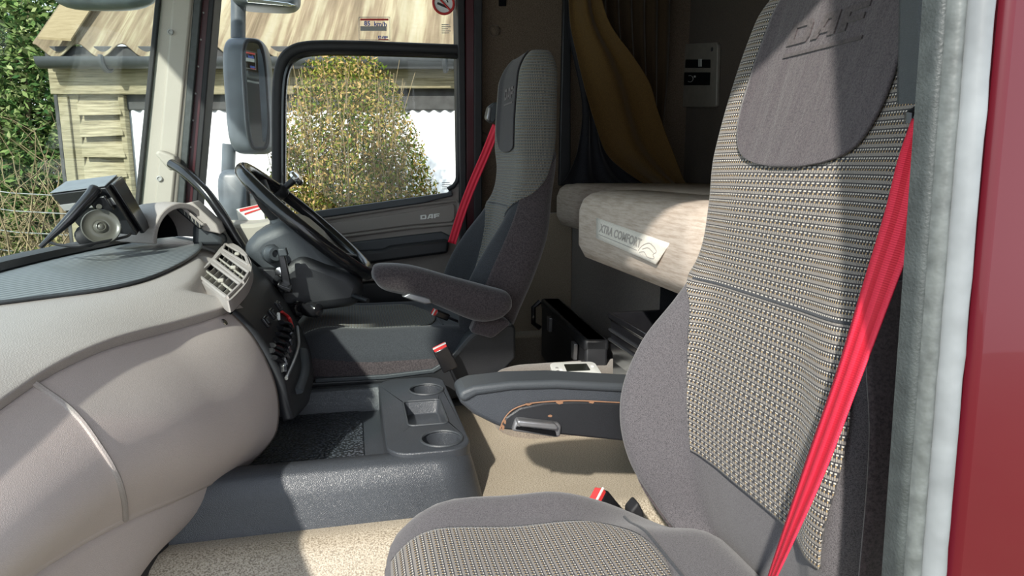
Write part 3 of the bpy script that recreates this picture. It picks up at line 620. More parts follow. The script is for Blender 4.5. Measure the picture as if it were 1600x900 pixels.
p, n, d = onstk(433, 497); mb = MB(); box(mb, p+n*.004, (.006, .004, .02)); link('slide_tab', mb.mesh(), M['white'], dash)
for i, (x0, y0, x1, y1) in enumerate([(436, 505, 452, 520), (434, 514, 452, 531), (431, 523, 450, 542), (428, 533, 448, 552), (422, 541, 445, 562), (421, 549, 441, 572), (425, 560, 440, 583)]):
    a, n, _ = onstk(x0, y0); b, n2, _ = onstk((x0+x1)/2+3, (y0+y1)/2-3); c, n3, _ = onstk(x1, y1); mb = MB(); tube(mb, [V(q) for q in spline([a+n*.004, b+n2*.006, c+n3*.004], 10)], .010, 8, sq=(1, .55)); link('control_key', mb.mesh(), M['gloss'], dash)
mb = MB(); pl = [onstk(x, y) for x, y in spline([(462, 512), (464, 540), (456, 565), (444, 592)], 12)]; tube(mb, [p+n*.004 for p, n, d in pl], .004, 8); link('bezel_rib', mb.mesh(), M['satin'], dash)
mb = MB(); pl = [onstk(x, y) for x, y in spline([(470, 548), (472, 580), (462, 612)], 12)]; tube(mb, [p+n*.002 for p, n, d in pl], .014, 8, sq=(1, .5)); link('side_trim', mb.mesh(), M['slate'], dash)
# air vents on the shoulder
def vent_unit(cs, nlong, nshort, depth=.028, parent=dash, knob=True, mat='leather', name='air_vent'):
    A, B, C, D = cs; n = (B-A).cross(D-A).normalized(); n = n if n.z > 0 else -n
    def q(u, v): return (A*(1-u)+B*u)*(1-v)+(D*(1-u)+C*u)*v
    mb = MB()
    for P0, P1 in ((q(0, 0), q(1, 0)), (q(1, 0), q(1, 1)), (q(1, 1), q(0, 1)), (q(0, 1), q(0, 0))): tube(mb, [P0+n*.002, P1+n*.002], .004, 6)
    fr = link(name, mb.mesh(), M[mat], parent)
    fr['label'] = 'air vent with louvres'
    mb = MB(); prism(mb, [q(0, 0)-n*depth, q(1, 0)-n*depth, q(1, 1)-n*depth, q(0, 1)-n*depth], n*(-.003)); link('vent_well', fixn(mb.mesh()), M['void'], fr, smooth=False)
    for P0, P1 in ((q(0, 0), q(1, 0)), (q(1, 0), q(1, 1)), (q(1, 1), q(0, 1)), (q(0, 1), q(0, 0))):
        mb = MB(); prism(mb, [P0, P1, P1-n*depth, P0-n*depth], (q(.5, .5)-(P0+P1)/2).normalized()*.002); link('vent_wall', fixn(mb.mesh()), M['black'], fr, smooth=False)
    for k in range(1, nlong+1):
        u = k/(nlong+1); mb = MB(); a, b = q(u, 0), q(u, 1); dd = (q(1, .5)-q(0, .5)).normalized()*.012
        prism(mb, [a, b, b-n*.010+dd, a-n*.010+dd], dd.normalized()*.0018); link('louvre', fixn(mb.mesh()), M['greige'], fr, smooth=False)
    for k in range(1, nshort+1):
        v = k/(nshort+1); mb = MB(); tube(mb, [q(0, v)-n*.002, q(1, v)-n*.002], .0025, 6); link('cross_bar', mb.mesh(), M['greige'], fr)
    if knob: mb = MB(); box(mb, q(.62, .5)+n*.004, (.012, .014, .008)); link('vent_tab', mb.mesh(), M['greige'], fr, bevel=.002)
def VP(px, py, Y): return PY(px, py, Y)
sh = MB()
SHP = [VP(300, 432, 1.40), VP(330, 402, 1.58), VP(350, 378, 1.80), VP(374, 388, 1.88), VP(389, 404, 1.86), VP(390, 422, 1.74), VP(378, 446, 1.55), VP(357, 476, 1.425), VP(338, 456, 1.40)]
for _i in (0, 1, 2, 7, 8):
    _tf = lambda a, b: top_fn(a, b, False); _u, _v = onsurf(_tf, *proj(SHP[_i]), 60); SHP[_i] = V(_tf(_u, _v))+V((.001, 0, .003))
cen = V((0, 0, 0))
for p in SHP: cen += p/len(SHP)
nz_ = V((0, 0, 0))
for i in range(len(SHP)): nz_ += (SHP[i]-cen).cross(SHP[(i+1) % len(SHP)]-cen)
nz_ = nz_.normalized(); nz_ = nz_ if nz_.z > 0 else -nz_
def onpl(px, py, o=0): d = ray(px, py); return CP+d*((cen+nz_*o-CP).dot(nz_)/d.dot(nz_))
UN = [[(309, 431), (355, 467), (376, 446), (330, 412)], [(335, 408), (379, 443), (389, 427), (346, 396)], [(348, 391), (389, 416), (384, 401), (352, 382)]]
SHO = [(303, 431), (329, 406), (345, 386), (356, 378), (376, 387), (390, 404), (393, 420), (386, 440), (373, 456), (357, 470), (345, 464), (325, 449)]; SHO = spline(SHO+[SHO[0]], 60)[:-1]
def holed_plate(outer, holes, skirt):
    bm = bmesh.new(); es = []; ov = None
    for L_ in [outer]+holes:
        v_ = [bm.verts.new(p) for p in L_]; ov = ov or v_; es += [bm.edges.new((v_[i], v_[(i+1) % len(v_)])) for i in range(len(v_))]
    bmesh.ops.triangle_fill(bm, use_beauty=True, edges=es)
    lo = [bm.verts.new(v.co+skirt) for v in ov]; n = len(ov)
    for i in range(n): bm.faces.new((ov[i], ov[(i+1) % n], lo[(i+1) % n], lo[i]))
    bmesh.ops.recalc_face_normals(bm, faces=bm.faces); me = bpy.data.meshes.new('m'); bm.to_mesh(me); bm.free(); return me
link('vent_shoulder', holed_plate([onpl(x, y, .005) for x, y in SHO], [[onpl(x, y, .005) for x, y in u_] for u_ in UN], nz_*-.022), M['leather'], dash, ang=30)
vent_unit([onpl(x, y, .005) for x, y in UN[0]], 5, 1)
vent_unit([onpl(x, y, .005) for x, y in UN[1]], 5, 1)
vent_unit([onpl(x, y, .005) for x, y in UN[2]], 4, 0)
# instrument cowl on the driver's side
mb = MB(); n1 = V((.80, -.60, 0)); h1 = V((.60, .80, 0)); c1 = PY(287, 376, 2.14)
def cr(c, rh, rv, n=20): return [c+h1*(rh*math.cos(PI*k/n))+V((0, 0, rv*math.sin(PI*k/n))) for k in range(n+1)]
o_, i_ = [], []
rings = []
for t, s in ((0, 1), (.3, 1.02), (.7, .95), (1, .80)):
    c = c1-n1*.20*t; rings.append(cr(c, .100*s, .108*s)+list(reversed(cr(c, .086*s, .092*s))))
loft(mb, rings); cw = link('instrument_cowl', fixn(mb.mesh()), M['leather'], dash, bevel=.003)
mb = MB(); prism(mb, cr(c1-n1*.12, .09, .10), n1*(-.01)); link('cowl_hollow', fixn(mb.mesh()), M['void'], cw, smooth=False)
mb = MB(); prism(mb, [PY(300, 352, 2.2), PY(312, 345, 2.2), PY(345, 372, 2.2), PY(350, 384, 2.2), PY(300, 384, 2.2)], (0, .10, 0)); link('cowl_shoulder', fixn(mb.mesh()), M['slate'], dash, bevel=.012)
q0 = [PY(281, 322, 2.17), PY(300, 318, 2.26), PY(334, 349, 2.26), PY(316, 352, 2.17)]
vent_unit([q0[0], q0[3], q0[2], q0[1]], 5, 0, .012, knob=False)
mb = MB(); prism(mb, [PY(276, 322, 2.19), PY(300, 315, 2.19), PY(338, 350, 2.19), PY(345, 366, 2.19), PY(318, 360, 2.19)], (0, .10, 0)); link('vent_housing', fixn(mb.mesh()), M['leather'], dash, bevel=.004)
mb = MB(); prism(mb, [PY(290, 380, 2.34), PY(330, 352, 2.34), PY(395, 350, 2.34), PY(452, 340, 2.34), PY(480, 372, 2.34), PY(470, 430, 2.34), PY(330, 430, 2.34)], (0, .22, 0)); link('outer_end', fixn(mb.mesh()), M['greige'], dash, bevel=.012)
# steering column
colm = thing('steering_column', 'slate grey steering column shroud with ignition barrel below the wheel', 'steering column', tuple(PY(450, 470, 2.05)))
def cs_ring(c, wy, wz, n=20):
    ax = V((.74, 0, .67)); zz = V((-.67, 0, .74)); return [c+V((0, 1, 0))*(wy*math.copysign(abs(math.cos(a))**.7, math.cos(a)))+zz*(wz*math.copysign(abs(math.sin(a))**.7, math.sin(a))) for a in [2*PI*k/n for k in range(n)]]
mb = MB(); wc = PY(481, 347, 2.08); ax = V((.67, 0, .74)); base = wc-ax*.30+V((-.02, 0, -.02))
sidepoly('shroud', [(372, 392), (398, 364), (440, 345), (465, 342), (500, 372), (548, 428), (552, 470), (430, 470), (400, 420)], 1.93, .28, 'slate', colm, .035, bseg=5)
sidepoly('lower_shroud', [(418, 430), (470, 395), (545, 425), (572, 445), (560, 480), (480, 490), (430, 490)], 1.915, .30, 'black', colm, .03, bseg=4)
mb = MB(); tube(mb, [wc-ax*.16, wc-ax*.05], [.055, .045], 20); link('shaft_cover', mb.mesh(), M['black'], colm)
mb = MB(); prism(mb, [PY(x, y, 1.925) for x, y in [(406, 396), (416, 383), (430, 382), (434, 392), (430, 408), (418, 410)]], (0, .02, 0)); link('ignition_plate', fixn(mb.mesh()), M['black'], colm, bevel=.004)
mb = MB(); lathe(mb, PY(421, 397, 1.93), (.45, -.85, .1), [(.022, 0), (.024, .02), (.018, .028), (.018, .045), (.010, .045), (.008, .035)], 24); link('ignition_barrel', mb.mesh(), M['slate'], colm)
mb = MB(); tube(mb, [PY(520, 452, 1.98), PY(575, 470, 1.88)], [.010, .007], 8); link('stalk', mb.mesh(), M['black'], colm)
# steering wheel
sw = thing('steering_wheel', 'black steering wheel in front of the driver seat', 'steering wheel', tuple(wc))
e1 = V((.74, 0, -.67)).normalized(); e2 = V((0, 1, 0)); axn = e2.cross(e1).normalized(); axn = axn if axn.z > 0 else -axn
mb = MB(); R0 = .228
nR, nr = 72, 14; vs = []
for i in range(nR):
    a = 2*PI*i/nR; rd = e1*math.cos(a)+e2*math.sin(a)
    for j in range(nr): b = 2*PI*j/nr; vs.append(wc+rd*(R0+.0155*math.cos(b))+axn*(.019*math.sin(b)))
mb.add(vs, [(i*nr+j, ((i+1) % nR)*nr+j, ((i+1) % nR)*nr+(j+1) % nr, i*nr+(j+1) % nr) for i in range(nR) for j in range(nr)]); link('rim', fixn(mb.mesh()), M['gloss'], sw, ang=180)
hc = wc-axn*.045
mb = MB(); rr_ = []
for s, h in ((.3, -.035), (.85, -.03), (1, -.012), (.96, .008), (.8, .016), (.4, .02)):
    rr_.append([hc+axn*h+e1*(.085*s*math.copysign(abs(math.cos(a))**.75, math.cos(a)))+e2*(.10*s*math.copysign(abs(math.sin(a))**.75, math.sin(a))) for a in [2*PI*k/32 for k in range(32)]])
loft(mb, rr_); link('hub_pad', fixn(mb.mesh()), M['slate'], sw, bevel=0)
link('hub_letters', block_letters('DAF', hc+axn*.0215+e2*(.03)-e1*.0, -e2, -e1, .06, .016).mesh(), M['satin'], sw, smooth=False)
for a in (.62, -.62, PI-.62, PI+.62):
    rd = e1*math.cos(a)+e2*math.sin(a); mb = MB(); tube(mb, [hc+rd*.07-axn*.005, hc+rd*.14+axn*.01, wc+rd*(R0-.006)], [.022, .017, .014], 10, sq=(1, .5)); link('spoke', mb.mesh(), M['black'], sw)
kn = thing('spinner_knob', 'chrome capped black spinner knob clamped to the steering wheel rim', 'knob', tuple(PY(445, 300, 2.1)))
# knob sits on the rim near its top far side
ak = PI+.62; rk = e1*math.cos(PI-.70)+e2*math.sin(PI-.70)
best = min([(abs(proj(wc+(e1*math.cos(t)+e2*math.sin(t))*R0)[0]-438)+abs(proj(wc+(e1*math.cos(t)+e2*math.sin(t))*R0)[1]-300), t) for t in [2*PI*k/360 for k in range(360)]])
rk = e1*math.cos(best[1])+e2*math.sin(best[1]); kb = wc+rk*R0
mb = MB(); lathe(mb, kb, rk.cross(axn), [(.022, -.016), (.024, -.01), (.024, .01), (.022, .016)], 16); link('clamp', mb.mesh(), M['black'], kn)
tip = kb+axn*.052+V((.012, 0, 0)); mb = MB(); tube(mb, [kb, tip], [.009, .012], 10); link('stem', mb.mesh(), M['black'], kn)
mb = MB(); lathe(mb, tip, (tip-kb), [(.012, -.008), (.024, -.004), (.027, .004), (.024, .012), (.012, .018), (.003, .019)], 24); link('cap', mb.mesh(), M['chrome'], kn, label='chrome cap')
# clamp-on bracket arm and gear knob
ph = thing('phone_holder', 'black jointed phone holder arm clipped to the black centre panel', 'holder', tuple(PY(440, 460, 1.88)))
def rod(name, pts, r, mat, par, sq=None): mb = MB(); tube(mb, [PY(*p) for p in pts], r, 10, sq=sq); return link(name, mb.mesh(), M[mat], par, bevel=.001)
sidepoly('back_plate', [(433, 390), (444, 392), (457, 457), (444, 459)], 1.84, .022, 'gloss', ph, .003)
sidepoly('top_clamp', [(434, 389), (446, 388), (450, 400), (436, 401)], 1.82, .03, 'slate', ph, .003)
sidepoly('lower_clamp', [(434, 443), (456, 451), (453, 458), (432, 449)], 1.80, .05, 'gloss', ph, .003)
rod('arm', [(441, 430, 1.86), (430, 440, 1.88), (418, 444, 1.88)], .011, 'black', ph); rod('arm', [(441, 452, 1.86), (436, 462, 1.88), (430, 468, 1.87)], .009, 'black', ph)
mb = MB(); c = PY(438, 424, 1.855); lathe(mb, c, (0, -1, 0), [(.012, -.01), (.012, .01), (.006, .012)], 14); link('joint', mb.mesh(), M['chrome'], ph)
sidepoly('base', [(398, 420), (430, 421), (434, 440), (420, 447), (404, 445)], 1.87, .04, 'black', ph, .004)
gk = thing('gear_lever', 'black gear lever knob sticking out beside the centre panel above the driver seat cushion', 'gear lever', tuple(PY(470, 500, 1.9)))
a = PY(460, 482, 1.90); b = PY(499, 484, 1.84); dd = (b-a)
mb = MB(); lathe(mb, a, dd, [(.007, 0), (.018, .003), (.022, .012), (.020, .022), (.010, .028)], 20); link('collar', mb.mesh(), M['gloss'], gk)
mb = MB(); L_ = dd.length; lathe(mb, a+dd*.38, dd, [(.010, 0), (.018, .006), (.021, .02), (.021, L_*.5), (.016, L_*.6), (.006, L_*.64)], 22); link('knob', mb.mesh(), M['gloss'], gk)
mb = MB(); tube(mb, [PY(463, 496, 1.90), PY(450, 520, 1.92)], .010, 10); link('stem', mb.mesh(), M['black'], gk)
# loose items on the dash
mon = thing('camera_monitor', 'black boxy screen unit lying tilted on the dash top with its grey top facing up', 'monitor', tuple(PY(170, 370, 2.1)))
YM = 2.0
TL, TR, BR, BL = PY(79, 304, YM-.02), PY(165, 293, YM-.06), PY(214, 368, YM-.02), PY(128, 360, YM+.02)
TRb = PY(185, 275, YM+.10); th_ = TRb-TR
mb = MB(); prism(mb, [TL, TR, BR, BL], th_); link('case', fixn(mb.mesh()), M['black'], mon, bevel=.003)
upn = (TR-BR).normalized(); mb = MB(); k3 = th_*.96; o3 = upn*.002
prism(mb, [TL+o3+th_*.02, TR+o3+th_*.02, TR+o3+k3, TL+o3+k3], upn*.003); link('top_cover', fixn(mb.mesh()), M['devtop'], mon, bevel=.001, label='slate grey top cover')
sd = (TR-TL).normalized(); mb = MB()
prism(mb, [TR+sd*.001+th_*.25, BR+sd*.001+th_*.2-upn*.004, BR+sd*.001+th_*.75-upn*.010, TR+sd*.001+th_*.95], sd*.012); link('side_hood', fixn(mb.mesh()), M['gloss'], mon, bevel=.003)
bk = -(th_.normalized()); mb = MB(); a = TL.lerp(BL, .28); b = TR.lerp(BR, .20); prism(mb, [a+bk*.001, b+bk*.001, TR.lerp(BR, .34)+bk*.001, TL.lerp(BL, .44)+bk*.001], bk*.002); link('back_label', fixn(mb.mesh()), M['stk_grey'], mon, smooth=False)
mb = MB(); a = TL.lerp(TR, .5).lerp(BL.lerp(BR, .5), .30)
prism(mb, [TL.lerp(TR, .62).lerp(BL.lerp(BR, .62), .12), TL.lerp(TR, .95).lerp(BL.lerp(BR, .95), .12), TL.lerp(TR, .95).lerp(BL.lerp(BR, .95), .42), TL.lerp(TR, .62).lerp(BL.lerp(BR, .62), .42)], bk*.03); link('mount_block', fixn(mb.mesh()), M['gloss'], mon, bevel=.003)
mb = MB(); tube(mb, [PY(149, 296, YM-.07), PY(143, 305, YM-.08), PY(108, 343, YM-.11), PY(84, 366, YM-.13), PY(63, 386, YM-.15)], [.016, .0155, .0125, .008, .005], 12); ant = thing('antenna', 'black tapering stub antenna leaning from the screen unit down to the dash', 'antenna', tuple(PY(63, 386, YM-.15))); link('rod', mb.mesh(), M['gloss'], ant)
mb = MB(); lathe(mb, PY(149, 296, YM-.07), PY(149, 296, YM-.07)-PY(143, 305, YM-.08), [(.016, 0), (.013, .005), (.002, .007)], 12); link('tip_cap', mb.mesh(), M['rubber'], ant)
suc = thing('suction_mount', 'round clear grey suction cup mount with black ribbed knob in front of the screen unit', 'suction cup', tuple(PY(150, 378, 1.86)))
mb = MB(); cc = PY(158, 354, 1.86); ax_ = (CP-cc).normalized()+V((.15, 0, .25)); lathe(mb, cc, ax_, [(.012, -.020), (.028, -.016), (.042, -.002), (.043, .002), (.041, .0035), (.037, .000), (.024, -.005), (.020, -.002), (.016, -.004), (.012, .002), (.010, .003), (.008, .0), (.004, .004)], 40); link('cup', mb.mesh(), M['suction'], suc, ang=70)
mb = MB(); lathe(mb, cc+V((0, 0, .048)), ax_, [(.006, -.004), (.006, .003)], 10); link('pull_tab', mb.mesh(), M['suction'], suc)
a = PY(152, 360, 1.90); b = PY(130, 372, 1.92); dd = b-a; mb = MB(); lathe(mb, a, dd, [(x, dd.length*t) for t, x in ((0, .020), (.15, .024), (.2, .020), (.35, .026), (.4, .021), (.55, .027), (.6, .022), (.8, .028), (.85, .022), (1, .024), (1.05, .010))], 24); link('ribbed_knob', mb.mesh(), M['rubber'], suc)
mb = MB(); tube(mb, spline([PY(78, 379, 1.88), PY(95, 383, 1.84), PY(125, 384, 1.80), PY(160, 378, 1.84), PY(196, 370, 1.9), PY(203, 366, 1.98)], 30), .0035, 8); cb = link('power_cable', mb.mesh(), M['rubber'], None); tag(cb, 'thin black cable curling round the suction cup on the dash', 'cable')
tag(sidepoly('card_slip', [(369, 327), (410, 318), (414, 343), (374, 349)], 2.52, .004, 'white', None, .0), 'small white slip with red print standing at the bottom of the driver window', 'card')
slip = bpy.data.objects['card_slip']
for pts in ([(374, 327), (404, 320), (405, 323), (375, 331)], [(382, 333), (408, 325), (408, 327), (382, 336)]):
    mb = MB(); prism(mb, [PY(x, y, 2.518) for x, y in pts], (0, .001, 0)); link('red_print', fixn(mb.mesh()), M['stk_red'], slip, smooth=False)
# grab handle on the far pillar
gh = thing('grab_handle', 'black curved grab bar with cream bracket on the far windscreen pillar', 'grab handle', tuple(PY(380, 380, 2.3)))
sidepoly('bracket', [(241, 240), (248, 234), (273, 244), (274, 252), (268, 268), (262, 264)], 2.42, .07, 'greige', gh, .008)
mb = MB(); tube(mb, spline([PY(268, 256, 2.42), PY(292, 272, 2.36), PY(322, 301, 2.32), (PY(347, 336, 2.30)), PY(366, 368, 2.30), PY(380, 390, 2.30)], 36), .0155, 14); link('bar', mb.mesh(), M['gloss'], gh)

# ============================================================ DOOR MIRRORS (outside)
def rounded_box_px(name, cx0, cy0, cx1, cy1, Y, dep, mat, par, r=.05, rz=0):
    a, b = PY(cx0, cy0, Y), PY(cx1, cy1, Y); w_, h_ = abs(b.x-a.x), abs(b.z-a.z); c = (a+b)/2+V((0, dep/2, 0))
    mb = MB(); rings = []
    for t, s in ((-.5, .72), (-.42, .9), (-.25, .98), (0, 1), (.3, 1), (.44, .96), (.5, .9)):
        ring = []
        for k in range(40):
            a_ = 2*PI*k/40; cx, sy = math.cos(a_), math.sin(a_); e = .42
            ring.append(V((w_/2*s*math.copysign(abs(cx)**e, cx), dep*t, h_/2*(1-(1-s)*.6)*math.copysign(abs(sy)**e, sy))))
        rings.append(ring)
    R3 = rotm(0, 0, rz); loft(mb, [[c+R3 @ p for p in r_] for r_ in rings]); return link(name, fixn(mb.mesh()), M[mat], par, ang=180), c, w_, h_, R3
def mirror(name, lab, x0, y0, x1, y1, Y, glassx, par=None):
    t = thing(name, lab, 'mirror', tuple(PY((x0+x1)/2, y1, Y)))
    # housing opens towards the rear; the glass sits in the rear face
    sh_, c, w_, h_, R3 = rounded_box_px('housing', x0, y0, x1, y1, Y, .17, 'mirror_shell', t)
    gx0, gx1 = PY(glassx[0], 300, Y-.02).x, PY(glassx[1], 300, Y-.02).x; gw = gx1-gx0; gc = V(((gx0+gx1)/2, Y-.008, c.z+.0))
    ring = lambda s, dy: [gc+V((gw/2*s*math.copysign(abs(math.cos(a))**.5, math.cos(a)), dy+.08*((math.cos(a)))*0, h_*.44*s*math.copysign(abs(math.sin(a))**.5, math.sin(a)))) for a in [2*PI*k/36 for k in range(36)]]
    R_ = rotm(0, 0, .55)
    mb = MB(); loft(mb, [[gc+R_ @ (p-gc) for p in ring(1.0, .03)], [gc+R_ @ (p-gc) for p in ring(1.0, .0)]]); link('mirror_glass', fixn(mb.mesh()), M['mirror'], t, ang=40)
    mb = MB(); pp = [gc+R_ @ (p-gc) for p in ring(1.03, .0)]; tube(mb, pp+[pp[0]], .008, 8); link('glass_surround', mb.mesh(), M['rubber'], t)
    return t
m1 = mirror('door_mirror', 'tall slate grey truck door mirror, the upper and larger one outside the driver window', 341, 53, 428, 241, 2.95, (392, 426))
m2 = mirror('door_mirror', 'lower wide angle mirror housing below the tall door mirror', 334, 264, 412, 375, 2.95, (386, 408))
m1['group'] = m2['group'] = 'driver side door mirrors'
ma = thing('mirror_arm', 'slate grey vertical pole carrying the two driver side door mirrors', 'mirror arm', tuple(PY(366, 300, 3.05)))
mb = MB(); tube(mb, [PY(373, -60, 3.03), PY(372, 60, 3.03)], .028, 14); link('upper_pole', mb.mesh(), M['mirror_shell'], ma)
mb = MB(); tube(mb, [PY(358, 225, 3.03), PY(356, 280, 3.03)], .026, 14); link('lower_pole', mb.mesh(), M['mirror_shell'], ma)
km = thing('kerb_mirror', 'small black kerb mirror hood at the top of the picture above the tall door mirror', 'mirror', tuple(PY(415, 10, 2.95)))
rounded_box_px('housing', 352, -70, 468, 11, 2.95, .16, 'mirror_shell', km)
mb = MB(); prism(mb, [PY(x, y, 2.93) for x, y in [(385, -4), (450, 4), (462, 8), (452, 9), (386, 3)]], (0, .01, 0)); link('mirror_glass', fixn(mb.mesh()), M['mirror'], km, bevel=.002)
fm = thing('front_mirror', 'rounded dark mirror housing hanging outside the top of the windscreen', 'mirror', tuple(PX(162, 8, -.93)))
c = PX(162, -14, -.93); mb = MB(); rings = []
for t in [-1+2*k/14 for k in range(15)]:
    s = math.sqrt(max(.02, 1-abs(t)**3.5)); rings.append([c+Rv*(.215*t)+FH*(.07*s*math.cos(a))+V((0, 0, .075*s*math.sin(a))) for a in [2*PI*k/24 for k in range(24)]])
loft(mb, rings); link('housing', fixn(mb.mesh()), M['mirror_shell'], fm, ang=180)
mb = MB(); tube(mb, [c+V((0, .05, .05)), c+V((.06, .02, .28))], .018, 10); link('bracket', mb.mesh(), M['mirror_shell'], fm)

# ============================================================ SEATS
HT = [(0, .50), (.2, .475), (.3, .485), (.42, .505), (.52, .53), (.6, .547), (.75, .58), (.86, .615)]
def make_seat(name, lab, dx, yc, z0, sgn, H, far):
    """sgn: direction in y of the inboard side"""
    t = thing(name, lab, 'seat', (.35+dx, yc, z0-.30))
    K = H/.88
    XC = [(0, .56), (.1, .535), (.2, .525), (.3, .53), (.42, .545), (.52, .56), (.6, .585), (.75, .63), (.88, .67)]
    BO = [(0, .06), (.1, .095), (.2, .100), (.3, .075), (.38, .035), (.44, .008), (.52, .0), (.60, .012), (.8, .015), (.88, .01)]
    HW = [(0, .20), (.08, .23), (.2, .245), (.3, .232), (.38, .200), (.45, .185), (.52, .195), (.60, .212), (.72, .215), (.80, .205), (.88, .185)]
    THK = [(0, .12), (.2, .13), (.42, .12), (.6, .11), (.88, .09)]
    if far:
        XC = [(a, b-dx) for a, b in [(0, .355), (.1, .375), (.22, .415), (.32, .445), (.42, .462), (.55, .475), (.7, .485), (.88, .50)]]
        THK = [(0, .07), (.1, .08), (.23, .088), (.40, .10), (.55, .105), (.76, .09), (.88, .08)]
        HW = [(a, min(b, .168) if a >= .45 else b) for a, b in HW]
    prof = [(0, 0, 0), (.30, 0, 0), (.55, .10, 0), (.68, .50, 0), (.80, .92, 0), (.90, .92, .02), (.97, .55, .12), (1.0, .1, .38), (.985, 0, .66), (.93, 0, .88), (.80, 0, 1.0), (.4, 0, 1.02), (0, 0, 1.02)]
    sp_ = spline(prof, 96)
    def bS(u, v, off=0):                    # u in [-2,2] around, v in [0,1] up
        def raw(u, v):
            z = min(v, 1.0)*.88; zz = z
            top = math.sqrt(max(0, 1-((v-.90)/.10)**2)) if v > .90 else 1.0; bot = 1.0 if v > .05 else .85+.15*math.sqrt(max(0, 1-((.05-v)/.05)**2))
            s = top*bot; k = abs(u)/2*96; i = min(int(k), 95); f = k-i; a = [sp_[i][j]*(1-f)+sp_[i+1][j]*f for j in range(3)]
            hw = interp(HW, z)*(.55+.45*s if v > .9 else s); th = interp(THK, z); bo = interp(BO, z)
            bo *= .25 if (u < 0 and not far) else 1; x = interp(XC, z)-bo*a[1]+th*a[2]; xm = interp(XC, z)+th*.62
            if v > .9: x = xm+(x-xm)*s
            # lumbar fullness and slight hollow centre
            x += .008*math.sin(PI*min(1, z/.4))*(1-a[2])*0
            y = hw*a[0]*(1 if u >= 0 else -1)*sgn
            return V((x+dx, yc+y, z0+z*K))
        p = raw(u, v)
        if off:
            e = .012; a = raw(min(2, u+e), v)-raw(max(-2, u-e), v); b = raw(u, min(1, v+e))-raw(u, max(0, v-e)); n = a.cross(b)
            if n.length > 1e-9:
                n.normalize(); c = V((interp(XC, v*.88)+dx+interp(THK, v*.88)*.5, yc, p.z)); n = (n if n.x < 0 else -n) if abs(u) < .93 else (n if n.dot(p-c) > 0 else -n); p = p+n*off
        return p
    # lower part of the backrest surface (main cloth)
    def uvf(u, v): return (u*.22, v*.88*K)
    vs, fs, uv = surf(lambda u, v: bS(u, v), 192, 130, -2, 2, 0, 1, uvf)
    vs, fs = list(vs), list(fs); fs.append(tuple(range(0, 193)))
    uv = list(uv)
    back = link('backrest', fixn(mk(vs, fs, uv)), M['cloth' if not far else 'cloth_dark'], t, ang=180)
    def panel(nm, ul, ur, v0, v1, mat, off=.0025, nu=40, nv=60, par=None, lab=None):
        vs = []; uvs = []
        for j in range(nv+1):
            v = v0+(v1-v0)*j/nv
            for i in range(nu+1):
                a, b = ul(v), ur(v); u = a+(b-a)*i/nu; vs.append(bS(u, v, off)); uvs.append((u*.22, v*.88*K))
        fs = [(j*(nu+1)+i, j*(nu+1)+i+1, (j+1)*(nu+1)+i+1, (j+1)*(nu+1)+i) for j in range(nv) for i in range(nu)]
        o = link(nm, fixn(mk(vs, fs, uvs)), M[mat], par or t, ang=180, label=lab)
        m = o.modifiers.new('solid', 'SOLIDIFY'); m.thickness = .0035; m.offset = 0; return o
    wv = 'woven_far' if far else 'woven'
    # woven insert: narrow between the bolsters below, full width above
    IW = [(.0, .31), (.2, .32), (.3, .36), (.38, .44), (.43, .56), (.47, .80), (.51, 1.15), (.56, 1.35), (.60, 1.42), (.72, 1.55), (1.0, 1.6)]
    vb = .16
    IO = [(.0, .80), (.2, .80), (.3, .88), (.44, .97), (.54, 1.1), (.60, 1.42), (.72, 1.55), (1.0, 1.6)]
    if far: IO = IW
    panel('woven_insert', lambda v: -interp(IO, v), lambda v: interp(IW, v), vb, .985, wv, off=.0045, nu=140, nv=150)
    def hp(s):
        return lambda v: s*(.52 if not far else .585)*(max(0, 1-max(0, (.77-v)/.115)**2.6)**.5)
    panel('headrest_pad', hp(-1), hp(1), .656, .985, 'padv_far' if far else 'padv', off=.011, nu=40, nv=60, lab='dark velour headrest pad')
    # seam across the lumbar
    mb = MB(); tube(mb, [bS(-.95+1.60*k/30, .465, .005) for k in range(31)], .0028, 6); link('lumbar_seam', mb.mesh(), M['cloth_dark'], t)
    for s in (1,):
        mb = MB(); tube(mb, [bS(s*interp(IW if s > 0 else IO, vb+.005+.36*k/30), vb+.005+.36*k/30, .002) for k in range(31)], .0022, 6); link('bolster_seam', mb.mesh(), M['cloth_dark'], t)
    # logo pressed into the pad
    o = bS(-.24*sgn*-1, .865, .0105)
    for s_, dpt in ((1, .001),):
        a = bS(.25*sgn, .862, .0085); b = bS(-.25*sgn, .862, .0085); upv = (bS(0, .90, .0085)-bS(0, .86, .0085)).normalized(); xd = (b-a)
        # camera sees the inboard side to the left: write from inboard to outboard
        if sgn < 0: pass
        st, en = (bS(.22, .843, .0132), bS(-.20, .843, .0132)) if sgn > 0 else (bS(-.20, .843, .0132), bS(.20, .843, .0132))
        lm = block_letters('DAF', st, en-st, upv, (en-st).length, .032, .0016).mesh(); link('pressed_letters', lm, M['velour'], t, smooth=False, label='pressed DAF letters')
        mb = MB(); dn = upv*(-.012); prism(mb, [st+dn, en+dn, en+dn-upv*.005, st+dn-upv*.005], (en-st).cross(upv).normalized()*.0016); link('pressed_bar', fixn(mb.mesh()), M['velour'], t, smooth=False)
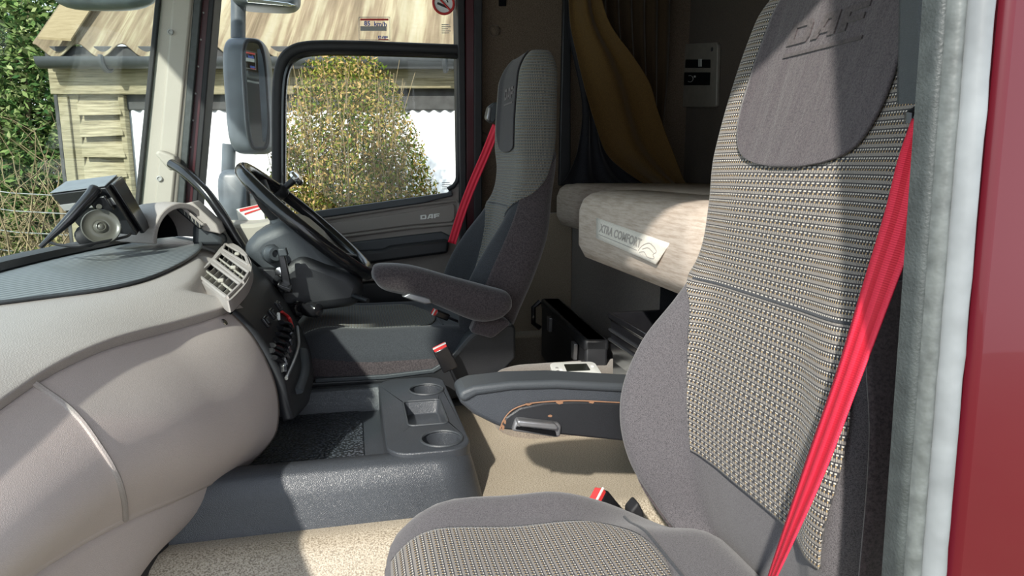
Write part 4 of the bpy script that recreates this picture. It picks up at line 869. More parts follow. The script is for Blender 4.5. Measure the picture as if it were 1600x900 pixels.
    # velour side panels
    if far:
        SP1 = [(.0, 1.7), (.2, 1.62), (.45, 1.72), (.75, 1.9)]
        panel('side_velour', lambda v: .98 if v < .5 else .98+1.0*sstep(.5, .74, v), lambda v: max(.99 if v < .5 else .98+1.0*sstep(.5, .74, v), 1.62+.2*v), .0, .72, 'velour', nu=24, nv=50)
        panel('rear_piping', lambda v: 1.60+.2*v, lambda v: 1.95, .0, .70, 'cloth', nu=14, nv=40)
    else:
        panel('side_velour', lambda v: 1.02-.30*(1-sstep(0, .20, v)), lambda v: 1.75, .0, .50, 'velour', nu=24, nv=50)
    panel('side_velour', lambda v: -1.75, lambda v: -1.02, .0, .52, 'velour', nu=24, nv=50)
    # ---- cushion
    CL, CW = (.275 if not far else .31), .245
    cx = (.30 if not far else .23)+dx; zt = z0+.05
    def rho(x, y): return (abs(x)**4.2+abs(y)**4.2)**(1/4.2)
    def ch(X, Y): # normalised plan coords [-1,1]
        r = rho(X, Y); h = .018*sstep(.45, .85, abs(Y))*(1-.5*sstep(.8, 1, abs(Y)))-.012*X*0
        h += .012*sstep(-.2, -.7, X)-.012*sstep(.3, 1, X)-(.062*sstep(-.05, .8, X)*sstep(.2, .8, Y) if not far else 0)
        h -= .055*max(0, (r-.70)/.30)**2.4
        return h
    def cS(X, Y, off=0): return V((cx+CL*X, yc+CW*Y*sgn, zt+ch(X, Y)+off))
    vs = []; uvs = []; fs = []; NA, NRr = 72, 26
    def pl(r, a): c, s = math.cos(a), math.sin(a); k = (abs(c)**4.2+abs(s)**4.2)**(-1/4.2); return r*k*c, r*k*s
    rr = [math.sin(PI/2*k/NRr) for k in range(NRr+1)]; rr[0] = .02
    for r in rr:
        for k in range(NA): X, Y = pl(r, 2*PI*k/NA); vs.append(cS(X, Y)); uvs.append((Y*CW, X*CL))
    for dz, s in ((-.025, 1.012), (-.07, 1.01), (-.12, .985), (-.14, .94)):
        for k in range(NA): X, Y = pl(s, 2*PI*k/NA); X1, Y1 = pl(1, 2*PI*k/NA); p = cS(X, Y); p.z = cS(X1, Y1).z+dz; vs.append(p); uvs.append((Y*CW, X*CL))
    nr_ = len(rr)+4
    fs = [(i*NA+k, i*NA+(k+1) % NA, (i+1)*NA+(k+1) % NA, (i+1)*NA+k) for i in range(nr_-1) for k in range(NA)]+[tuple(range(NA-1, -1, -1)), tuple((nr_-1)*NA+k for k in range(NA))]
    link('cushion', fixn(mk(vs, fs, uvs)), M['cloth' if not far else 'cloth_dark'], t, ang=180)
    # woven insert on the cushion front
    vs = []; uvs = []; n1_, n2_ = 40, 30
    for j in range(n2_+1):
        Y = (-.66+1.32*j/n2_)*(.72 if not far else 1)
        xr = .10+.30*math.sqrt(max(0, 1-(Y/(.66*(.72 if not far else 1)))**2)); xl = -.97+.10*abs(Y)**3
        for i in range(n1_+1):
            X = xl+(xr-xl)*i/n1_; p = cS(X, Y, .0028); vs.append(p); uvs.append((Y*CW, X*CL))
    fs = [(j*(n1_+1)+i, j*(n1_+1)+i+1, (j+1)*(n1_+1)+i+1, (j+1)*(n1_+1)+i) for j in range(n2_) for i in range(n1_)]
    o = link('cushion_insert', fixn(mk(vs, fs, uvs)), M[wv], t, ang=180); m = o.modifiers.new('s', 'SOLIDIFY'); m.thickness = .0035
    mb = MB(); tube(mb, [cS(.42, -.6+1.2*k/24, .001) for k in range(25)], .0028, 6); link('cushion_seam', mb.mesh(), M['cloth_dark'], t)
    # velour skirt along the side and rear corner of the cushion
    vs = []; fs = []
    NS = 40
    ring_top, ring_bot = [], []
    for s_, nm in ((1, 'inboard'), (-1, 'outboard')):
        mb = MB(); rings = []
        a0, a1 = (-.15, PI*.82) if s_ > 0 else (PI*1.18, 2*PI+.15)
        for k in range(NS+1):
            a = a0+(a1-a0)*k/NS; X, Y = pl(1.0, a); X2, Y2 = pl(1.024, a); X3, Y3 = pl(.975, a); z1 = cS(X, Y).z
            rings.append([cS(X, Y)+V((0, 0, -.012)), V((cS(X2, Y2).x, cS(X2, Y2).y, z1-.03)), V((cS(X2, Y2).x, cS(X2, Y2).y, z1-.13)), V((cS(X3, Y3).x, cS(X3, Y3).y, z1-.135))])
        loft(mb, rings); link('side_skirt', fixn(mb.mesh()), M['velour'], t)
    return t, bS, cS, back
# driver seat
ds, dbS, dcS, _ = make_seat('driver_seat', 'dark charcoal and plum driver seat facing the steering wheel, farther from the camera', -.115, 2.10, 1.79, -1, .84, True)
def addp(name, pts, Y, dep, mat, par, bevel=.01, **k): return sidepoly(name, pts, Y, dep, mat, par, bevel, **k)
addp('base_shell', [(492, 596), (600, 590), (675, 580), (706, 560), (735, 528), (758, 512), (800, 506), (806, 512), (806, 560), (770, 600), (715, 622), (640, 640), (470, 640), (470, 598)], 1.848, .03, 'black', ds, .008, bseg=4)
mb = MB(); box(mb, (.13, 2.09, 1.53), (.42, .40, .22)); link('suspension_box', fixn(mb.mesh()), M['black'], ds, bevel=.02)
addp('shell_edge', [(492, 592), (600, 586), (675, 577), (702, 560), (732, 525), (755, 509), (800, 503), (800, 509), (758, 515), (737, 531), (708, 565), (678, 583), (600, 593), (492, 599)], 1.842, .05, 'slate', ds, .003)
# armrest with cloth cover
def capsule_rest(name, top, bot, Y, dep, mat, par, nseg=36, e=.6):
    T, B = spline(top, nseg), spline(bot, nseg); mb = MB(); rings = []
    for k in range(nseg+1):
        a, b = PY(T[k][0], T[k][1], Y+dep/2), PY(B[k][0], B[k][1], Y+dep/2); c = (a+b)/2; h = (a-b)/2; s = 1.0
        w2 = dep/2*math.sqrt(max(.02, 1-abs(2*k/nseg-1)**6)); ring = []
        for j in range(24): q_ = 2*PI*j/24; ring.append(c+h*math.copysign(abs(math.sin(q_))**e, math.sin(q_))+V((0, w2*math.copysign(abs(math.cos(q_))**e, math.cos(q_)), 0)))
        rings.append(ring)
    loft(mb, rings); return link(name, fixn(mb.mesh()), M[mat], par, ang=70)
capsule_rest('armrest', [(580, 425), (590, 412), (640, 414), (700, 430), (760, 446), (790, 455), (799, 468)], [(581, 433), (600, 452), (650, 464), (690, 480), (740, 500), (775, 498), (799, 480)], 1.745, .085, 'velour', ds, e=.8)
addp('armrest_lever', [(628, 464), (640, 458), (672, 466), (676, 474), (664, 476)], 1.75, .03, 'satin', ds, .004)
addp('armrest_pivot', [(745, 498), (790, 498), (800, 506), (770, 530), (735, 520)], 1.80, .05, 'velour', ds, .01)
def buckle(par, a, b, wd=.030, dp=.016, face=(0, -1, 0)):
    a, b = V(a), V(b); ax = (b-a).normalized(); f = V(face); f = (f-ax*f.dot(ax)).normalized(); s = ax.cross(f); L_ = (b-a).length
    M3 = Matrix((tuple(s), tuple(f), tuple(ax))).transposed(); t = par
    mb = MB(); box(mb, a+ax*L_*.5, (wd, dp, L_), M3); o = link('buckle_body', fixn(mb.mesh()), M['gloss'], t, bevel=.004)
    mb = MB(); box(mb, b+ax*.003, (wd*.86, dp*.8, .012), M3); link('release_button', fixn(mb.mesh()), M['buckle_red'], t, bevel=.002, label='red release button')
    mb = MB(); box(mb, b+f*(dp*.35)+ax*.009, (wd*.88, .003, .003), M3); link('tongue_slot', fixn(mb.mesh()), M['white'], t)
    mb = MB(); tube(mb, [a, a-ax*.12], .008, 8, sq=(1, .5)); link('buckle_stem', mb.mesh(), M['black'], t)
bk1 = thing('belt_buckle', 'black belt buckle with red button beside the driver seat cushion', 'belt buckle', tuple(PY(705, 580, 1.77)), 'seat belt buckles')
buckle(bk1, PY(704, 577, 1.775), PY(688, 544, 1.765), .042)
bk3 = thing('belt_buckle', 'half hidden red buckle tip under the driver seat armrest', 'belt buckle', tuple(PY(690, 492, 1.86)), 'seat belt buckles')
buckle(bk3, PY(700, 496, 1.90), PY(680, 488, 1.88), .02)
# red belt of the driver seat
def webbing(pts, wdirs, name, par, wd=.046, th=.0014, ns=60):
    P = spline([tuple(p) for p in pts], ns); W_ = spline([tuple(V(p).normalized()) for p in wdirs], ns); vs = []; uvs = []; fs = []; Ln = 0
    for k in range(ns+1):
        p = V(P[k]); w_ = V(W_[k]).normalized()
        if k: Ln += (p-V(P[k-1])).length
        tn = (V(P[min(k+1, ns)])-V(P[max(0, k-1)])).normalized(); w_ = (w_-tn*w_.dot(tn)).normalized()
        for j in range(9):
            s = j/8-.5; vs.append(p+w_*(wd*s)+tn.cross(w_)*(.0008*math.cos(2*PI*2*s))); uvs.append((j/8, Ln))
    fs = [(k*9+j, k*9+j+1, (k+1)*9+j+1, (k+1)*9+j) for k in range(ns) for j in range(8)]
    o = link(name, mk(vs, fs, uvs), M['belt'], par, ang=180, solid=th); return o
bt = thing('seat_belt', 'red seat belt running down beside the driver seat backrest near the door post', 'seat belt', tuple(PY(715, 345, 2.36)), 'red seat belts')
wd1 = V((.9, -.2, .35))
webbing([PY(776, 196, 2.33), PY(762, 232, 2.35), PY(738, 288, 2.38), PY(722, 330, 2.40), PY(706, 380, 2.42)], [(.8, -.55, .3), wd1, wd1, wd1, wd1], 'webbing', bt, .030)
gd = thing('belt_guide', 'slate grey belt guide arm on the door side of the driver seat backrest', 'belt guide', tuple(PY(775, 195, 2.30)))
addp('guide_arm', [(760, 184), (764, 166), (772, 160), (786, 158), (788, 166), (780, 182), (770, 193)], 2.285, .05, 'slate', gd, .006)
addp('guide_clip', [(760, 186), (764, 168), (768, 168), (765, 190)], 2.28, .03, 'satin', gd, .003)
mb = MB(); tube(mb, [PY(786, 178, 2.31), PY(778, 195, 2.32), PY(777, 206, 2.33)], .006, 8); link('guide_loop', mb.mesh(), M['gloss'], gd)
addp('headrest_bracket', [(786, 120), (792, 112), (796, 118), (786, 196), (780, 200)], 2.29, .03, 'black', gd, .003)

# passenger seat
ps, pbS, pcS, _ = make_seat('passenger_seat', 'grey passenger seat with ribbed woven insert filling the right side of the picture', .0, .835, 1.705, 1, .90, False)
mb = MB(); box(mb, (.27, .83, 1.45), (.44, .40, .34)); link('seat_box', fixn(mb.mesh()), M['black'], ps, bevel=.02)
# plastic armrest folded down on the inboard side
AY = 1.10
arm = sidepoly('armrest', [(717, 628), (721, 614), (735, 607), (790, 600), (860, 598), (1010, 604), (1010, 696), (968, 690), (880, 680), (795, 673), (772, 664), (740, 648)], AY, .055, 'softblack', ps, .012, bseg=5)
addp('armrest_top', [(716, 622), (722, 611), (740, 604), (800, 597), (870, 595), (1010, 602), (1010, 616), (870, 609), (800, 611), (745, 619), (726, 630)], AY-.006, .07, 'slate', ps, .007, bseg=4)
addp('armrest_liner', [(782, 671), (790, 652), (812, 637), (850, 629), (900, 627), (1010, 632), (1010, 694), (968, 689), (880, 680)], AY-.006, .02, 'black', ps, .004)
mb = MB(); tube(mb, [PY(x, y, AY-.004) for x, y in spline([(781, 672), (787, 656), (800, 641), (822, 632), (850, 628), (900, 626), (968, 629)], 30)], .0012, 6); link('worn_edge', mb.mesh(), M['scuff'], ps, label='worn orange brown edge line')
for (x, y, a_, b_) in ((786, 668, 2.5, 5), (789, 659, 2, 4), (826, 632, 5, 2), (874, 629, 7, 3), (925, 629, 5, 1.5), (860, 650, 4, 2)):
    mb = MB(); prism(mb, [PY(x+a_*math.cos(t)*random.uniform(.6, 1.1), y+b_*math.sin(t)*random.uniform(.6, 1.1), AY-.0065) for t in [2*PI*k/11 for k in range(11)]], (0, .002, 0)); link('scuff_mark', fixn(mb.mesh()), M['scuff'], ps, smooth=False)
addp('lever_bezel', [(800, 674), (806, 656), (812, 654), (872, 661), (878, 666), (876, 683), (868, 684)], AY-.014, .02, 'satin', ps, .004)
addp('lever_hollow', [(806, 671), (808, 667), (868, 674), (870, 682)], AY-.017, .01, 'void', ps, .001)
addp('lever', [(810, 657), (868, 663), (873, 668), (870, 673), (812, 667), (808, 662)], AY-.024, .02, 'satin', ps, .004)
bk2 = thing('belt_buckle', 'black belt buckle with bright red button beside the passenger seat cushion', 'belt buckle', tuple(PY(940, 800, 1.10)), 'seat belt buckles')
buckle(bk2, PY(962, 818, 1.10), PY(932, 782, 1.09), .050, .026, (.2, -.8, .5))
addp('hinge_cover', [(985, 800), (998, 785), (1006, 800), (1010, 830), (985, 818)], 1.06, .03, 'rubber', ps, .005)
# near belt
bt = thing('seat_belt', 'wide bright red seat belt crossing in front of the passenger seat', 'seat belt', tuple(PY(1212, 900, .56)), 'red seat belts')
def W(px0, py0, px1, py1, Y0, Y1): return PY(px1, py1, Y1)-PY(px0, py0, Y0)
edges = [((1427, 186), (1466, 192)), ((1405, 250), (1458, 262)), ((1385, 330), (1440, 345)), ((1352, 440), (1398, 456)), ((1310, 580), (1345, 596)), ((1262, 720), (1292, 735)), ((1222, 840), (1240, 850)), ((1196, 920), (1206, 925)), ((1170, 1010), (1178, 1014))]
vs = []; uvs = []; Ln = 0; rows = []
for k, (l, r) in enumerate(edges): rows.append((l[0], l[1], r[0], r[1]))
ns = 60; rows = spline(rows, ns); prev = None
for k, (lx, ly, rx, ry) in enumerate(rows):
    t = k/ns; Ym = .625-.055*math.sin(PI*t)*1.0+.02*t; wpx = math.hypot(rx-lx, ry-ly); wm = .048
    a = PY(lx, ly, Ym); d = ray(rx, ry); # right edge placed so that the strap keeps its real width
    best = min(((abs((CP+d*((Ym+dy)/d.y)-a).length-wm), dy) for dy in [-.002*i for i in range(24)]), key=lambda q_: q_[0])
    b = CP+d*((Ym+best[1])/d.y)
    if prev: Ln += (a-prev).length
    prev = a
    for j in range(9): s = j/8; vs.append(a.lerp(b, s)+V((-.0006*math.cos(4*PI*s), 0, 0))); uvs.append((s, Ln))
fs = [(k*9+j, k*9+j+1, (k+1)*9+j+1, (k+1)*9+j) for k in range(ns) for j in range(8)]
link('webbing', mk(vs, fs, uvs), M['belt'], bt, ang=180, solid=.0015)
mb = MB(); tube(mb, [PY(x, y, .63) for x, y in [(1424, 192), (1424, 180), (1432, 175), (1480, 178)]], .007, 10); tube(mb, [PY(1430, 184, .625), PY(1480, 187, .6)], .006, 10); g2 = thing('belt_guide', 'black belt guide loop on the shoulder of the passenger seat holding the red belt', 'belt guide', tuple(PY(1440, 190, .62))); link('loop', mb.mesh(), M['gloss'], g2)
addp('guide_column', [(1440, 172), (1446, -40), (1500, -40), (1500, 176)], .635, .04, 'slate', g2, .008)
mb = MB(); prism(mb, [PY(x, y, .70) for x, y in [(1418, 330), (1450, 300), (1500, 300), (1500, 560), (1404, 560), (1400, 470)]], (0, .06, 0)); link('retractor_cover', fixn(mb.mesh()), M['black'], g2, bevel=.01)

# ============================================================ CENTRE CONSOLE
con = thing('console_tray', 'black plastic centre console tray with two cup holders at its rear end', 'console', (-.1, 1.58, 1.62))
FZ = 1.62
def crect(x0, x1, y0, y1, r, z, n=8, skew=0):
    pts = []
    for cx_, cy_, a0 in ((x1-r, y1-r, 0), (x0+r, y1-r, PI/2), (x0+r, y0+r, PI), (x1-r, y0+r, 3*PI/2)):
        for k in range(n+1): a = a0+PI/2*k/n; pts.append(V((cx_+r*math.cos(a), cy_+r*math.sin(a), z)))
    return pts
def zslope(p, base): return base-.035*sstep(.0, -.40, p.x)
mb = MB()
OUT = [(0, .0, .0), (.06, .014, .008), (.095, .024, .014), (.105, .034, .022), (.108, .046, .034)]
rings = []
for h, ins, r in OUT:
    rg = crect(-.62+ins*0, .245-ins, 1.27+ins, 1.84-ins*.6, .075, FZ+h)
    rings.append(rg)
inn = [(.108, .058), (.100, .066), (.045, .078)]
for h, ins in inn: rings.append(crect(-.60, .262-ins*.9, 1.285+ins, 1.84-ins*.8, .03, FZ+h))
n_ = len(rings[0]); vsx = [p for r in rings for p in r]
mb = MB(); loft(mb, rings, cap=False); k0 = (len(rings)-1)*n_; mb.f.append(tuple(k0+k for k in range(n_-1, -1, -1))); link('tray_body', fixn(mb.mesh()), M['softblack'], con, ang=50)
q = NT('dimpled_mat'); g_ = q.n('ShaderNodeSeparateXYZ'); q.t.links.new(q.coord('Object'), g_.inputs[0])
a_ = q.math('SINE', q.math('MULTIPLY', q.math('ADD', g_.outputs[0], g_.outputs[1]), 800)); b_ = q.math('SINE', q.math('MULTIPLY', q.math('SUBTRACT', g_.outputs[0], g_.outputs[1]), 800)); pr_ = q.math('MULTIPLY', a_, b_)
pr_ = q.voro(150); q.col(q.mix(q.math('LESS_THAN', pr_, .42), (.02, .022, .026), (.09, .10, .12))); q.bump(q.math('SUBTRACT', 1.0, pr_), .8, .003); M['dimple'] = q.done(.35, 0, .6)
mb = MB(); prism(mb, crect(-.55, .005, 1.39, 1.775, .02, FZ+.045), (0, 0, .004)); link('dimpled_mat', fixn(mb.mesh()), M['dimple'], con, smooth=False)
# rear block with cup holders and coin box: plate with real holes
import itertools
def holed_block(x0, x1, y0, y1, z0, z1, holes):
    bm = bmesh.new(); ring = crect(x0, x1, y0, y1, .05, z1)
    allv = []
    def loop(pts): v_ = [bm.verts.new(p) for p in pts]; e_ = [bm.edges.new((v_[i], v_[(i+1) % len(v_)])) for i in range(len(v_))]; return v_, e_
    ov, oe = loop(ring); es = list(oe); hv = []
    for h in holes: v_, e_ = loop(h[0]); hv.append((v_, h[1])); es += e_
    bmesh.ops.triangle_fill(bm, use_beauty=True, edges=es)
    for v_, d in hv:
        lo = [bm.verts.new(v.co+V((0, 0, -d))-((v.co-sum((w_.co for w_ in v_), V())/len(v_))*.10)) for v in v_]; n = len(v_)
        for i in range(n): bm.faces.new((v_[i], v_[(i+1) % n], lo[(i+1) % n], lo[i]))
        bm.faces.new(lo)
    lo = [bm.verts.new(V((v.co.x, v.co.y, z0))) for v in ov]; n = len(ov)
    for i in range(n): bm.faces.new((ov[i], ov[(i+1) % n], lo[(i+1) % n], lo[i]))
    me = bpy.data.meshes.new('m'); bmesh.ops.recalc_face_normals(bm, faces=bm.faces); bm.to_mesh(me); bm.free(); return me
def circ(cx_, cy_, r, z, n=36): return [V((cx_+r*math.cos(2*PI*k/n), cy_+r*math.sin(2*PI*k/n), z)) for k in range(n)]
BT = FZ+.116
c1_, c2_ = PZ(690, 686, BT), PZ(666, 609, BT)
link('cup_block', holed_block(.050, .222, 1.312, 1.815, FZ+.04, BT, [(circ(c1_.x, c1_.y, .042, BT), .075), (circ(c2_.x, min(c2_.y, 1.75), .042, BT), .075), (crect(.105, .190, 1.46, 1.62, .012, BT), .03)]), M['softblack'], con, ang=40, bevel=.003)
for c in (c1_, V((c2_.x, min(c2_.y, 1.75), BT))):
    mb = MB(); tube(mb, circ(c.x, c.y, .043, BT+.001)+[circ(c.x, c.y, .043, BT+.001)[0]], .003, 6); link('cup_rim', mb.mesh(), M['slate'], con)
mb = MB(); rg = crect(.103, .192, 1.458, 1.622, .014, BT+.001); tube(mb, rg+[rg[0]], .0025, 6); link('box_rim', mb.mesh(), M['slate'], con)
for x, y, r in ((516, 631, .0085), (536, 615, .003), (558, 614, .003), (536, 641, .003), (558, 641, .003)):
    c = PY(x, y, 1.8); dd_ = ray(x, y); mb = MB(); c = CP+dd_*((1.792)/dd_.y); lathe(mb, c, (0, -1, 0), [(r, -.003), (r, .0015)], 18); link('hole', mb.mesh(), M['void'], con)

# ============================================================ REAR OF THE CAB
# brown covered hump behind the console
hump = MB(); rings = []
for s, z in ((1, 1.62), (1, 1.71), (.985, 1.728), (.95, 1.741), (.90, 1.745)):
    x0, x1, y0, y1 = .35, .83, 1.60, 1.855; cx_, cy_ = (x0+x1)/2, (y0+y1)/2
    rings.append(crect(cx_+(x0-cx_)*s, cx_+(x1-cx_)*s, cy_+(y0-cy_)*s, cy_+(y1-cy_)*s, .10*s, z))
loft(hump, rings); hp_ = link('engine_cover', fixn(hump.mesh()), M['humpcloth'], None, ang=60); tag(hp_, 'low brown cloth covered engine hump between the seats carrying the white remote', 'engine cover')
# white remote
rm = thing('heater_remote', 'white handheld remote with dark screen lying on the brown engine hump', 'remote control', tuple(PZ(900, 585, 1.745)))
cR = PZ(900, 584, 1.76); A_, B_, C_2, D_ = PZ(858, 570, 1.76), PZ(928, 568, 1.76), PZ(942, 590, 1.76), PZ(866, 594, 1.76)
def quadp(u, v, z): p = (A_*(1-u)+B_*u)*(1-v)+(D_*(1-u)+C_2*u)*v; return V((p.x, p.y, z))
def rr2(u0, u1, v0, v1, r, z, n=6):
    pts = []
    for cu_, cv_, a0 in ((u1-r, v1-r*1.6, 0), (u0+r, v1-r*1.6, PI/2), (u0+r, v0+r*1.6, PI), (u1-r, v0+r*1.6, 3*PI/2)):
        for k in range(n+1): a = a0+PI/2*k/n; pts.append(quadp(cu_+r*math.cos(a), cv_+r*1.6*math.sin(a), z))
    return pts
mb = MB(); loft(mb, [rr2(.04, .96, .06, .94, .12, 1.7455), rr2(0, 1, 0, 1, .13, 1.752), rr2(0, 1, 0, 1, .13, 1.766), rr2(.02, .98, .03, .97, .12, 1.767)]); link('case', fixn(mb.mesh()), M['white'], rm, ang=50)
mb = MB(); loft(mb, [rr2(.30, .80, .2, .66, .02, 1.767), rr2(.30, .80, .2, .66, .02, 1.7685)]); link('screen', fixn(mb.mesh()), M['screen'], rm, smooth=False)
for u, v in ((.12, .42), (.12, .62), (.2, .5), (.9, .35)):
    mb = MB(); loft(mb, [rr2(u-.03, u+.03, v-.05, v+.05, .02, 1.767), rr2(u-.03, u+.03, v-.05, v+.05, .02, 1.7685)]); link('key', fixn(mb.mesh()), M['grey' if u < .2 else 'stk_white'], rm)
# bunk base panel and side ledge
sbox('trim_bunkbase', .84, .88, 1.10, 2.60, 1.20, 2.09, 'basecloth', .004)
sbox('trim_sunlit_wall', .44, .84, 2.585, 2.618, 1.20, 2.12, 'litcarpet', .004)  # sheet added over the side wall to carry the sunlit carpet colour
sbox('trim_ledge', .42, .84, 2.50, 2.585, 1.20, 1.66, 'litcarpet', .01)
# mattress
bunk = thing('bunk_mattress', 'cream bunk mattress with a stepped out middle section and a sewn label', 'mattress', (.9, 1.8, 2.06))
def matt(name, x0, x1, y0, y1, z0, z1, r, edge=.05):
    mb = MB(); rings = []
    for s, z in ((.05, z0), (.02, z0+.006), (0, z0+.04), (0, z1-.05), (.012, z1-.02), (.035, z1-.006), (.07, z1)):
        rings.append([p+V((0, 0, .004*noise.noise(p*9))) for p in crect(x0+s, x1-s*.2, y0+s, y1-s*.2, max(.01, r-s*.5), z, 10)])
    loft(mb, rings); return link(name, fixn(mb.mesh()), M['mattress'], bunk, ang=70)
MZ0, MZ1 = 2.075, 2.235
matt('narrow_section', .76, 1.31, .60, 2.58, MZ0, MZ1, .05)
matt('wide_section', .595, .90, 1.08, 1.86, MZ0-.025, MZ1-.002, .10)
# sewn label lies on the rounded front edge
LA, LB, LC, LD = PX(935, 340, .60), PX(1050, 380, .60), PX(1028, 413, .592), PX(934, 372, .592)
def lab(u, v, o=0): p = (LA*(1-u)+LB*u)*(1-v)+(LD*(1-u)+LC*u)*v; return p+V((-.004-o, 0, 0))
vs, fs, uv = surf(lambda u, v: lab(u, v), 10, 4); lb_ = link('sewn_label', mk(vs, fs, uv), M['labelcloth'], bunk, solid=.002, soff=0, label='cream sewn label with raised lettering')
xd = (lab(1, .5)-lab(0, .5)); yd = lab(.5, 0)-lab(.5, 1); wv_ = xd.length
link('label_letters', text_mesh('XTRA COMFORT', lab(.06, .62, .001), xd, yd, .03, .0008, True, fit=(wv_*.66, yd.length*.40)), M['emboss'], lb_, smooth=False)
mb = MB(); tube(mb, [lab(.06, .76, .001), lab(.70, .76, .001)], .0011, 5); tube(mb, [lab(u, v, .001) for u, v in spline([(.72, .76), (.74, .5), (.80, .28), (.87, .34), (.93, .50), (.91, .66), (.95, .80), (.86, .84), (.80, .70), (.74, .80)], 30)], .0012, 5); tube(mb, [lab(u, v, .001) for u, v in spline([(.76, .62), (.82, .48), (.90, .58)], 10)], .001, 5); link('label_drawing', mb.mesh(), M['emboss'], lb_)
# ochre curtain swept across the side of the bunk
def cloth(name, left, right, Y0, Y1, folds, amp, mat, par=None, nu=90, nv=40, dep=.0):
    Lp, Rp = spline(left, nv), spline(right, nv); vs = []; uvs = []
    for j in range(nv+1):
        a, b = PY(Lp[j][0], Lp[j][1], Y0), PY(Rp[j][0], Rp[j][1], Y1)
        for i in range(nu+1):
            u = i/nu; p = a.lerp(b, u); p.y += amp*math.sin(2*PI*folds*u+.8*math.sin(j*.11)+1.1*noise.noise((u*2, j*.05, 1)))*(.5+.5*math.sin(PI*min(1, u*1.05)))-amp; vs.append(p); uvs.append((u, j/nv))
    fs = [(j*(nu+1)+i, j*(nu+1)+i+1, (j+1)*(nu+1)+i+1, (j+1)*(nu+1)+i) for j in range(nv) for i in range(nu)]
    return link(name, mk(vs, fs, uvs), M[mat], par, ang=180, solid=.002)
cu1 = thing('curtain', 'ochre bunk curtain swept diagonally across the dark rear corner onto the mattress', 'curtain', tuple(PY(1000, 288, 2.45)))
cloth('drape', [(886, -60), (888, 30), (900, 90), (915, 150), (930, 200), (945, 240), (970, 265), (1004, 288), (1015, 291)], [(925, -60), (945, 30), (985, 90), (1010, 130), (1022, 170), (1036, 210), (1050, 245), (1062, 275), (1070, 289)], 2.46, 2.40, 1.6, .018, 'curtain', cu1)
cu2 = thing('curtain', 'brown gathered curtain hanging in vertical folds behind the ochre one', 'curtain', tuple(PY(1020, 100, 2.55)))
cloth('drape', [(900, -80), (905, 40), (930, 160), (960, 220), (985, 262)], [(1044, -80), (1044, 40), (1040, 130), (1034, 200), (1040, 262)], 2.55, 2.55, 7, .016, 'curtain2', cu2)
cu3 = thing('curtain', 'black curtain lining showing under the ochre curtain at the back of the mattress', 'curtain', tuple(PY(950, 285, 2.52)))
cloth('drape', [(884, 0), (888, 60), (908, 160), (902, 230), (886, 272), (874, 287)], [(905, 0), (915, 60), (935, 160), (955, 230), (990, 275), (1016, 291)], 2.52, 2.50, 3, .012, 'lining', cu3)
mb = MB(); tube(mb, [PY(886, -100, 2.5), PY(1060, -100, 2.5)], .008, 8); tag(link('curtain_rail', mb.mesh(), M['greige'], None), 'curtain rail above the frame over the bunk', 'rail') if False else None
# side wall: padded strip and buttons
wr = bpy.data.objects['wall_right']
for x, y in ((773, 48), (1046, 218)):
    pass
mb = MB(); prism(mb, [PY(x, y, 2.60) for x, y in [(882, -60), (892, -60), (892, 290), (874, 290)]], (0, .03, 0)); link('trim_strip', fixn(mb.mesh()), M['black'], None, bevel=.004, kind='structure')
for x, y, Y in ((773, 48, 2.615), (754, 215, 2.615)):
    mb = MB(); lathe(mb, PY(x, y, Y), (0, -1, 0), [(.020, -.01), (.020, .002), (.014, .008), (.003, .010)], 20); o = link('fastener', mb.mesh(), M['carpet'], None, ang=180); tag(o, 'round brown trim fastener on the wall %s' % ('above the driver seat' if y < 100 else 'beside the driver belt'), 'fastener')
mb = MB(); prism(mb, [PY(x, y, 2.612) for x, y in [(780, -20), (791, -20), (791, 9), (780, 9)]], (0, .01, 0)); tag(link('wall_slot', fixn(mb.mesh()), M['void'], None, bevel=.002), 'small black slot high on the wall above the driver seat', 'slot')
mb = MB(); c = PX(1046, 218, 1.318); lathe(mb, c, (-1, 0, 0), [(.022, -.01), (.022, .002), (.014, .008), (.003, .010)], 20); tag(link('fastener', mb.mesh(), M['wallcloth'], None, ang=180), 'round brown trim fastener on the rear wall left of the control panel', 'fastener')
# control panel on rear wall
pn = thing('control_panel', 'grey bunk control panel with two black switch cutouts on the rear wall', 'control panel', tuple(PX(1088, 168, 1.318)))
def wallp(name, pts, X, th, mat, par, bevel=.002, **k):
    mb = MB(); prism(mb, [PX(x, y, X) for x, y in pts], (th, 0, 0)); return link(name, fixn(mb.mesh()), M[mat], par, bevel=bevel, **k)
pts = [PX(x, y, 1.305) for x, y in [(1064, 69), (1118, 66), (1121, 70), (1119, 165), (1116, 168), (1062, 167), (1057, 163), (1060, 73)]]
mb = MB(); prism(mb, pts, (.015, 0, 0)); link('plate', fixn(mb.mesh()), M['panelgrey'], pn, bevel=.004)
wallp('switch_window', [(1071, 93), (1109, 93), (1109, 106), (1070, 106)], 1.302, .005, 'void', pn); wallp('switch_window', [(1069, 113), (1109, 113), (1108, 133), (1068, 133)], 1.302, .005, 'void', pn)
for x in (1091, 1094): wallp('slider', [(x, 92), (x+1.4, 92), (x+1.4, 104), (x, 104)], 1.299, .005, 'grey', pn, 0)
mb = MB(); tube(mb, [PX(1078+5*math.cos(t), 123-5*math.sin(t), 1.300) for t in [-2.2+4.2*k/12 for k in range(13)]], .0012, 5); link('symbol', mb.mesh(), M['grey'], pn)
wallp('symbol_dot', [(1084, 118), (1086, 118), (1086, 121), (1084, 121)], 1.299, .004, 'grey', pn, 0)
for x, y in ((1068, 78), (1113, 77)): mb = MB(); lathe(mb, PX(x, y, 1.306), (-1, 0, 0), [(.008, -.002), (.008, .002)], 14); link('screw', mb.mesh(), M['black'], pn)
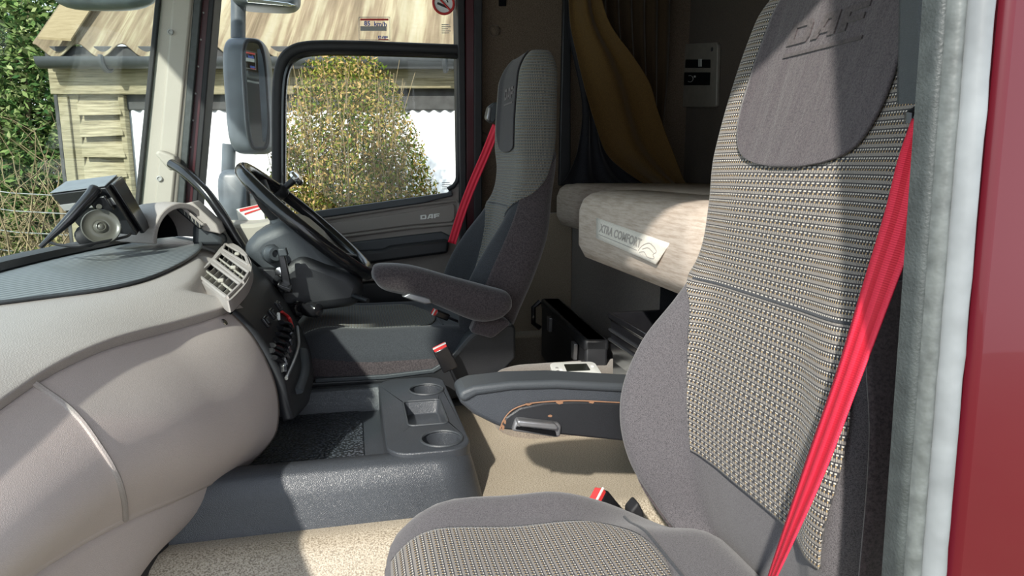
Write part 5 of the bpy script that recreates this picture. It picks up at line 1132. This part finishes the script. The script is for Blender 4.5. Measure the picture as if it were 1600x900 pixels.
# black cool box under the bunk
cb = thing('cool_box', 'long black lidded storage case with latches under the end of the bunk', 'storage box', tuple(PY(860, 555, 2.3)))
def P3(px, py, Y): return PY(px, py, Y)
a = P3(845, 466, 2.42); b = P3(913, 531, 1.98); b.z = a.z-.0; d1 = V((b.x-a.x, b.y-a.y, 0)); b = PZ(913, 531, a.z); a = PZ(845, 466, a.z)
wdv = (PZ(952, 531, a.z)-b); wdv.z = 0
mb = MB(); prism(mb, [a, b, b+wdv, a+wdv], (0, 0, -.035)); link('lid', fixn(mb.mesh()), M['black'], cb, bevel=.008)
ins = wdv*.04
mb = MB(); prism(mb, [a+ins, b+ins, b+wdv-ins, a+wdv-ins], (0, 0, -.22)); link('case', fixn(mb.mesh()), M['black'], cb, bevel=.008)
for t in (.30, .86):
    p = a.lerp(b, t)+V((0, 0, -.03)); dn = (b-a).normalized(); out = -wdv.normalized(); mb = MB(); prism(mb, [p-dn*.02, p+dn*.02, p+dn*.014+V((0, 0, -.05)), p-dn*.014+V((0, 0, -.05))], out*.012); link('latch', fixn(mb.mesh()), M['satin'], cb, bevel=.002)
p = a+V((0, 0, -.04)); mb = MB(); tube(mb, [p+V((-.005, -.01, .03)), p+V((-.03, -.01, .01)), p+V((-.03, -.01, -.05)), p+V((-.005, -.01, -.07))], .009, 8); link('carry_handle', mb.mesh(), M['gloss'], cb)
# black bins in front of the bunk base
bn = thing('storage_bin', 'black open plastic bin hooked on the bunk base beside the passenger seat', 'bin', tuple(PY(990, 595, 1.45)))
YB = 1.36
rim0, rim1 = PY(949, 488, 1.62), PY(1012, 522, YB); zr = (rim0.z+rim1.z)/2
r0 = PZ(952, 490, zr); r1 = PZ(1030, 535, zr); nrm_ = (r1-r0).cross(V((0, 0, 1))).normalized(); nrm_ = nrm_ if nrm_.x > 0 else -nrm_
def binring(s, z, ex=0): m_ = (r0+r1)/2+nrm_*.08; c_ = [r0, r1, r1+nrm_*.16, r0+nrm_*.16]; return [V((m_.x+(p.x-m_.x)*s, m_.y+(p.y-m_.y)*s, z)) for p in c_]
mb = MB(); loft(mb, [binring(.86, zr-.24), binring(.92, zr-.10), binring(.96, zr-.09), binring(.97, zr-.015), binring(1.03, zr-.012), binring(1.03, zr+.004), binring(.93, zr+.004), binring(.90, zr-.20)], cap=True); link('tub', fixn(mb.mesh()), M['gloss'], bn, bevel=.004, ang=30)
for dz in (-.04, -.065): mb = MB(); pp = binring(.985, zr+dz); tube(mb, [pp[0], pp[1]], .004, 6); link('rib', mb.mesh(), M['black'], bn)
q0 = PX(970, 450, .80); mb = MB(); box(mb, (.80, 1.42, 1.93), (.06, .44, .24)); tag(link('locker_front', fixn(mb.mesh()), M['gloss'], None, bevel=.01), 'glossy black locker front under the bunk behind the storage bin', 'locker')
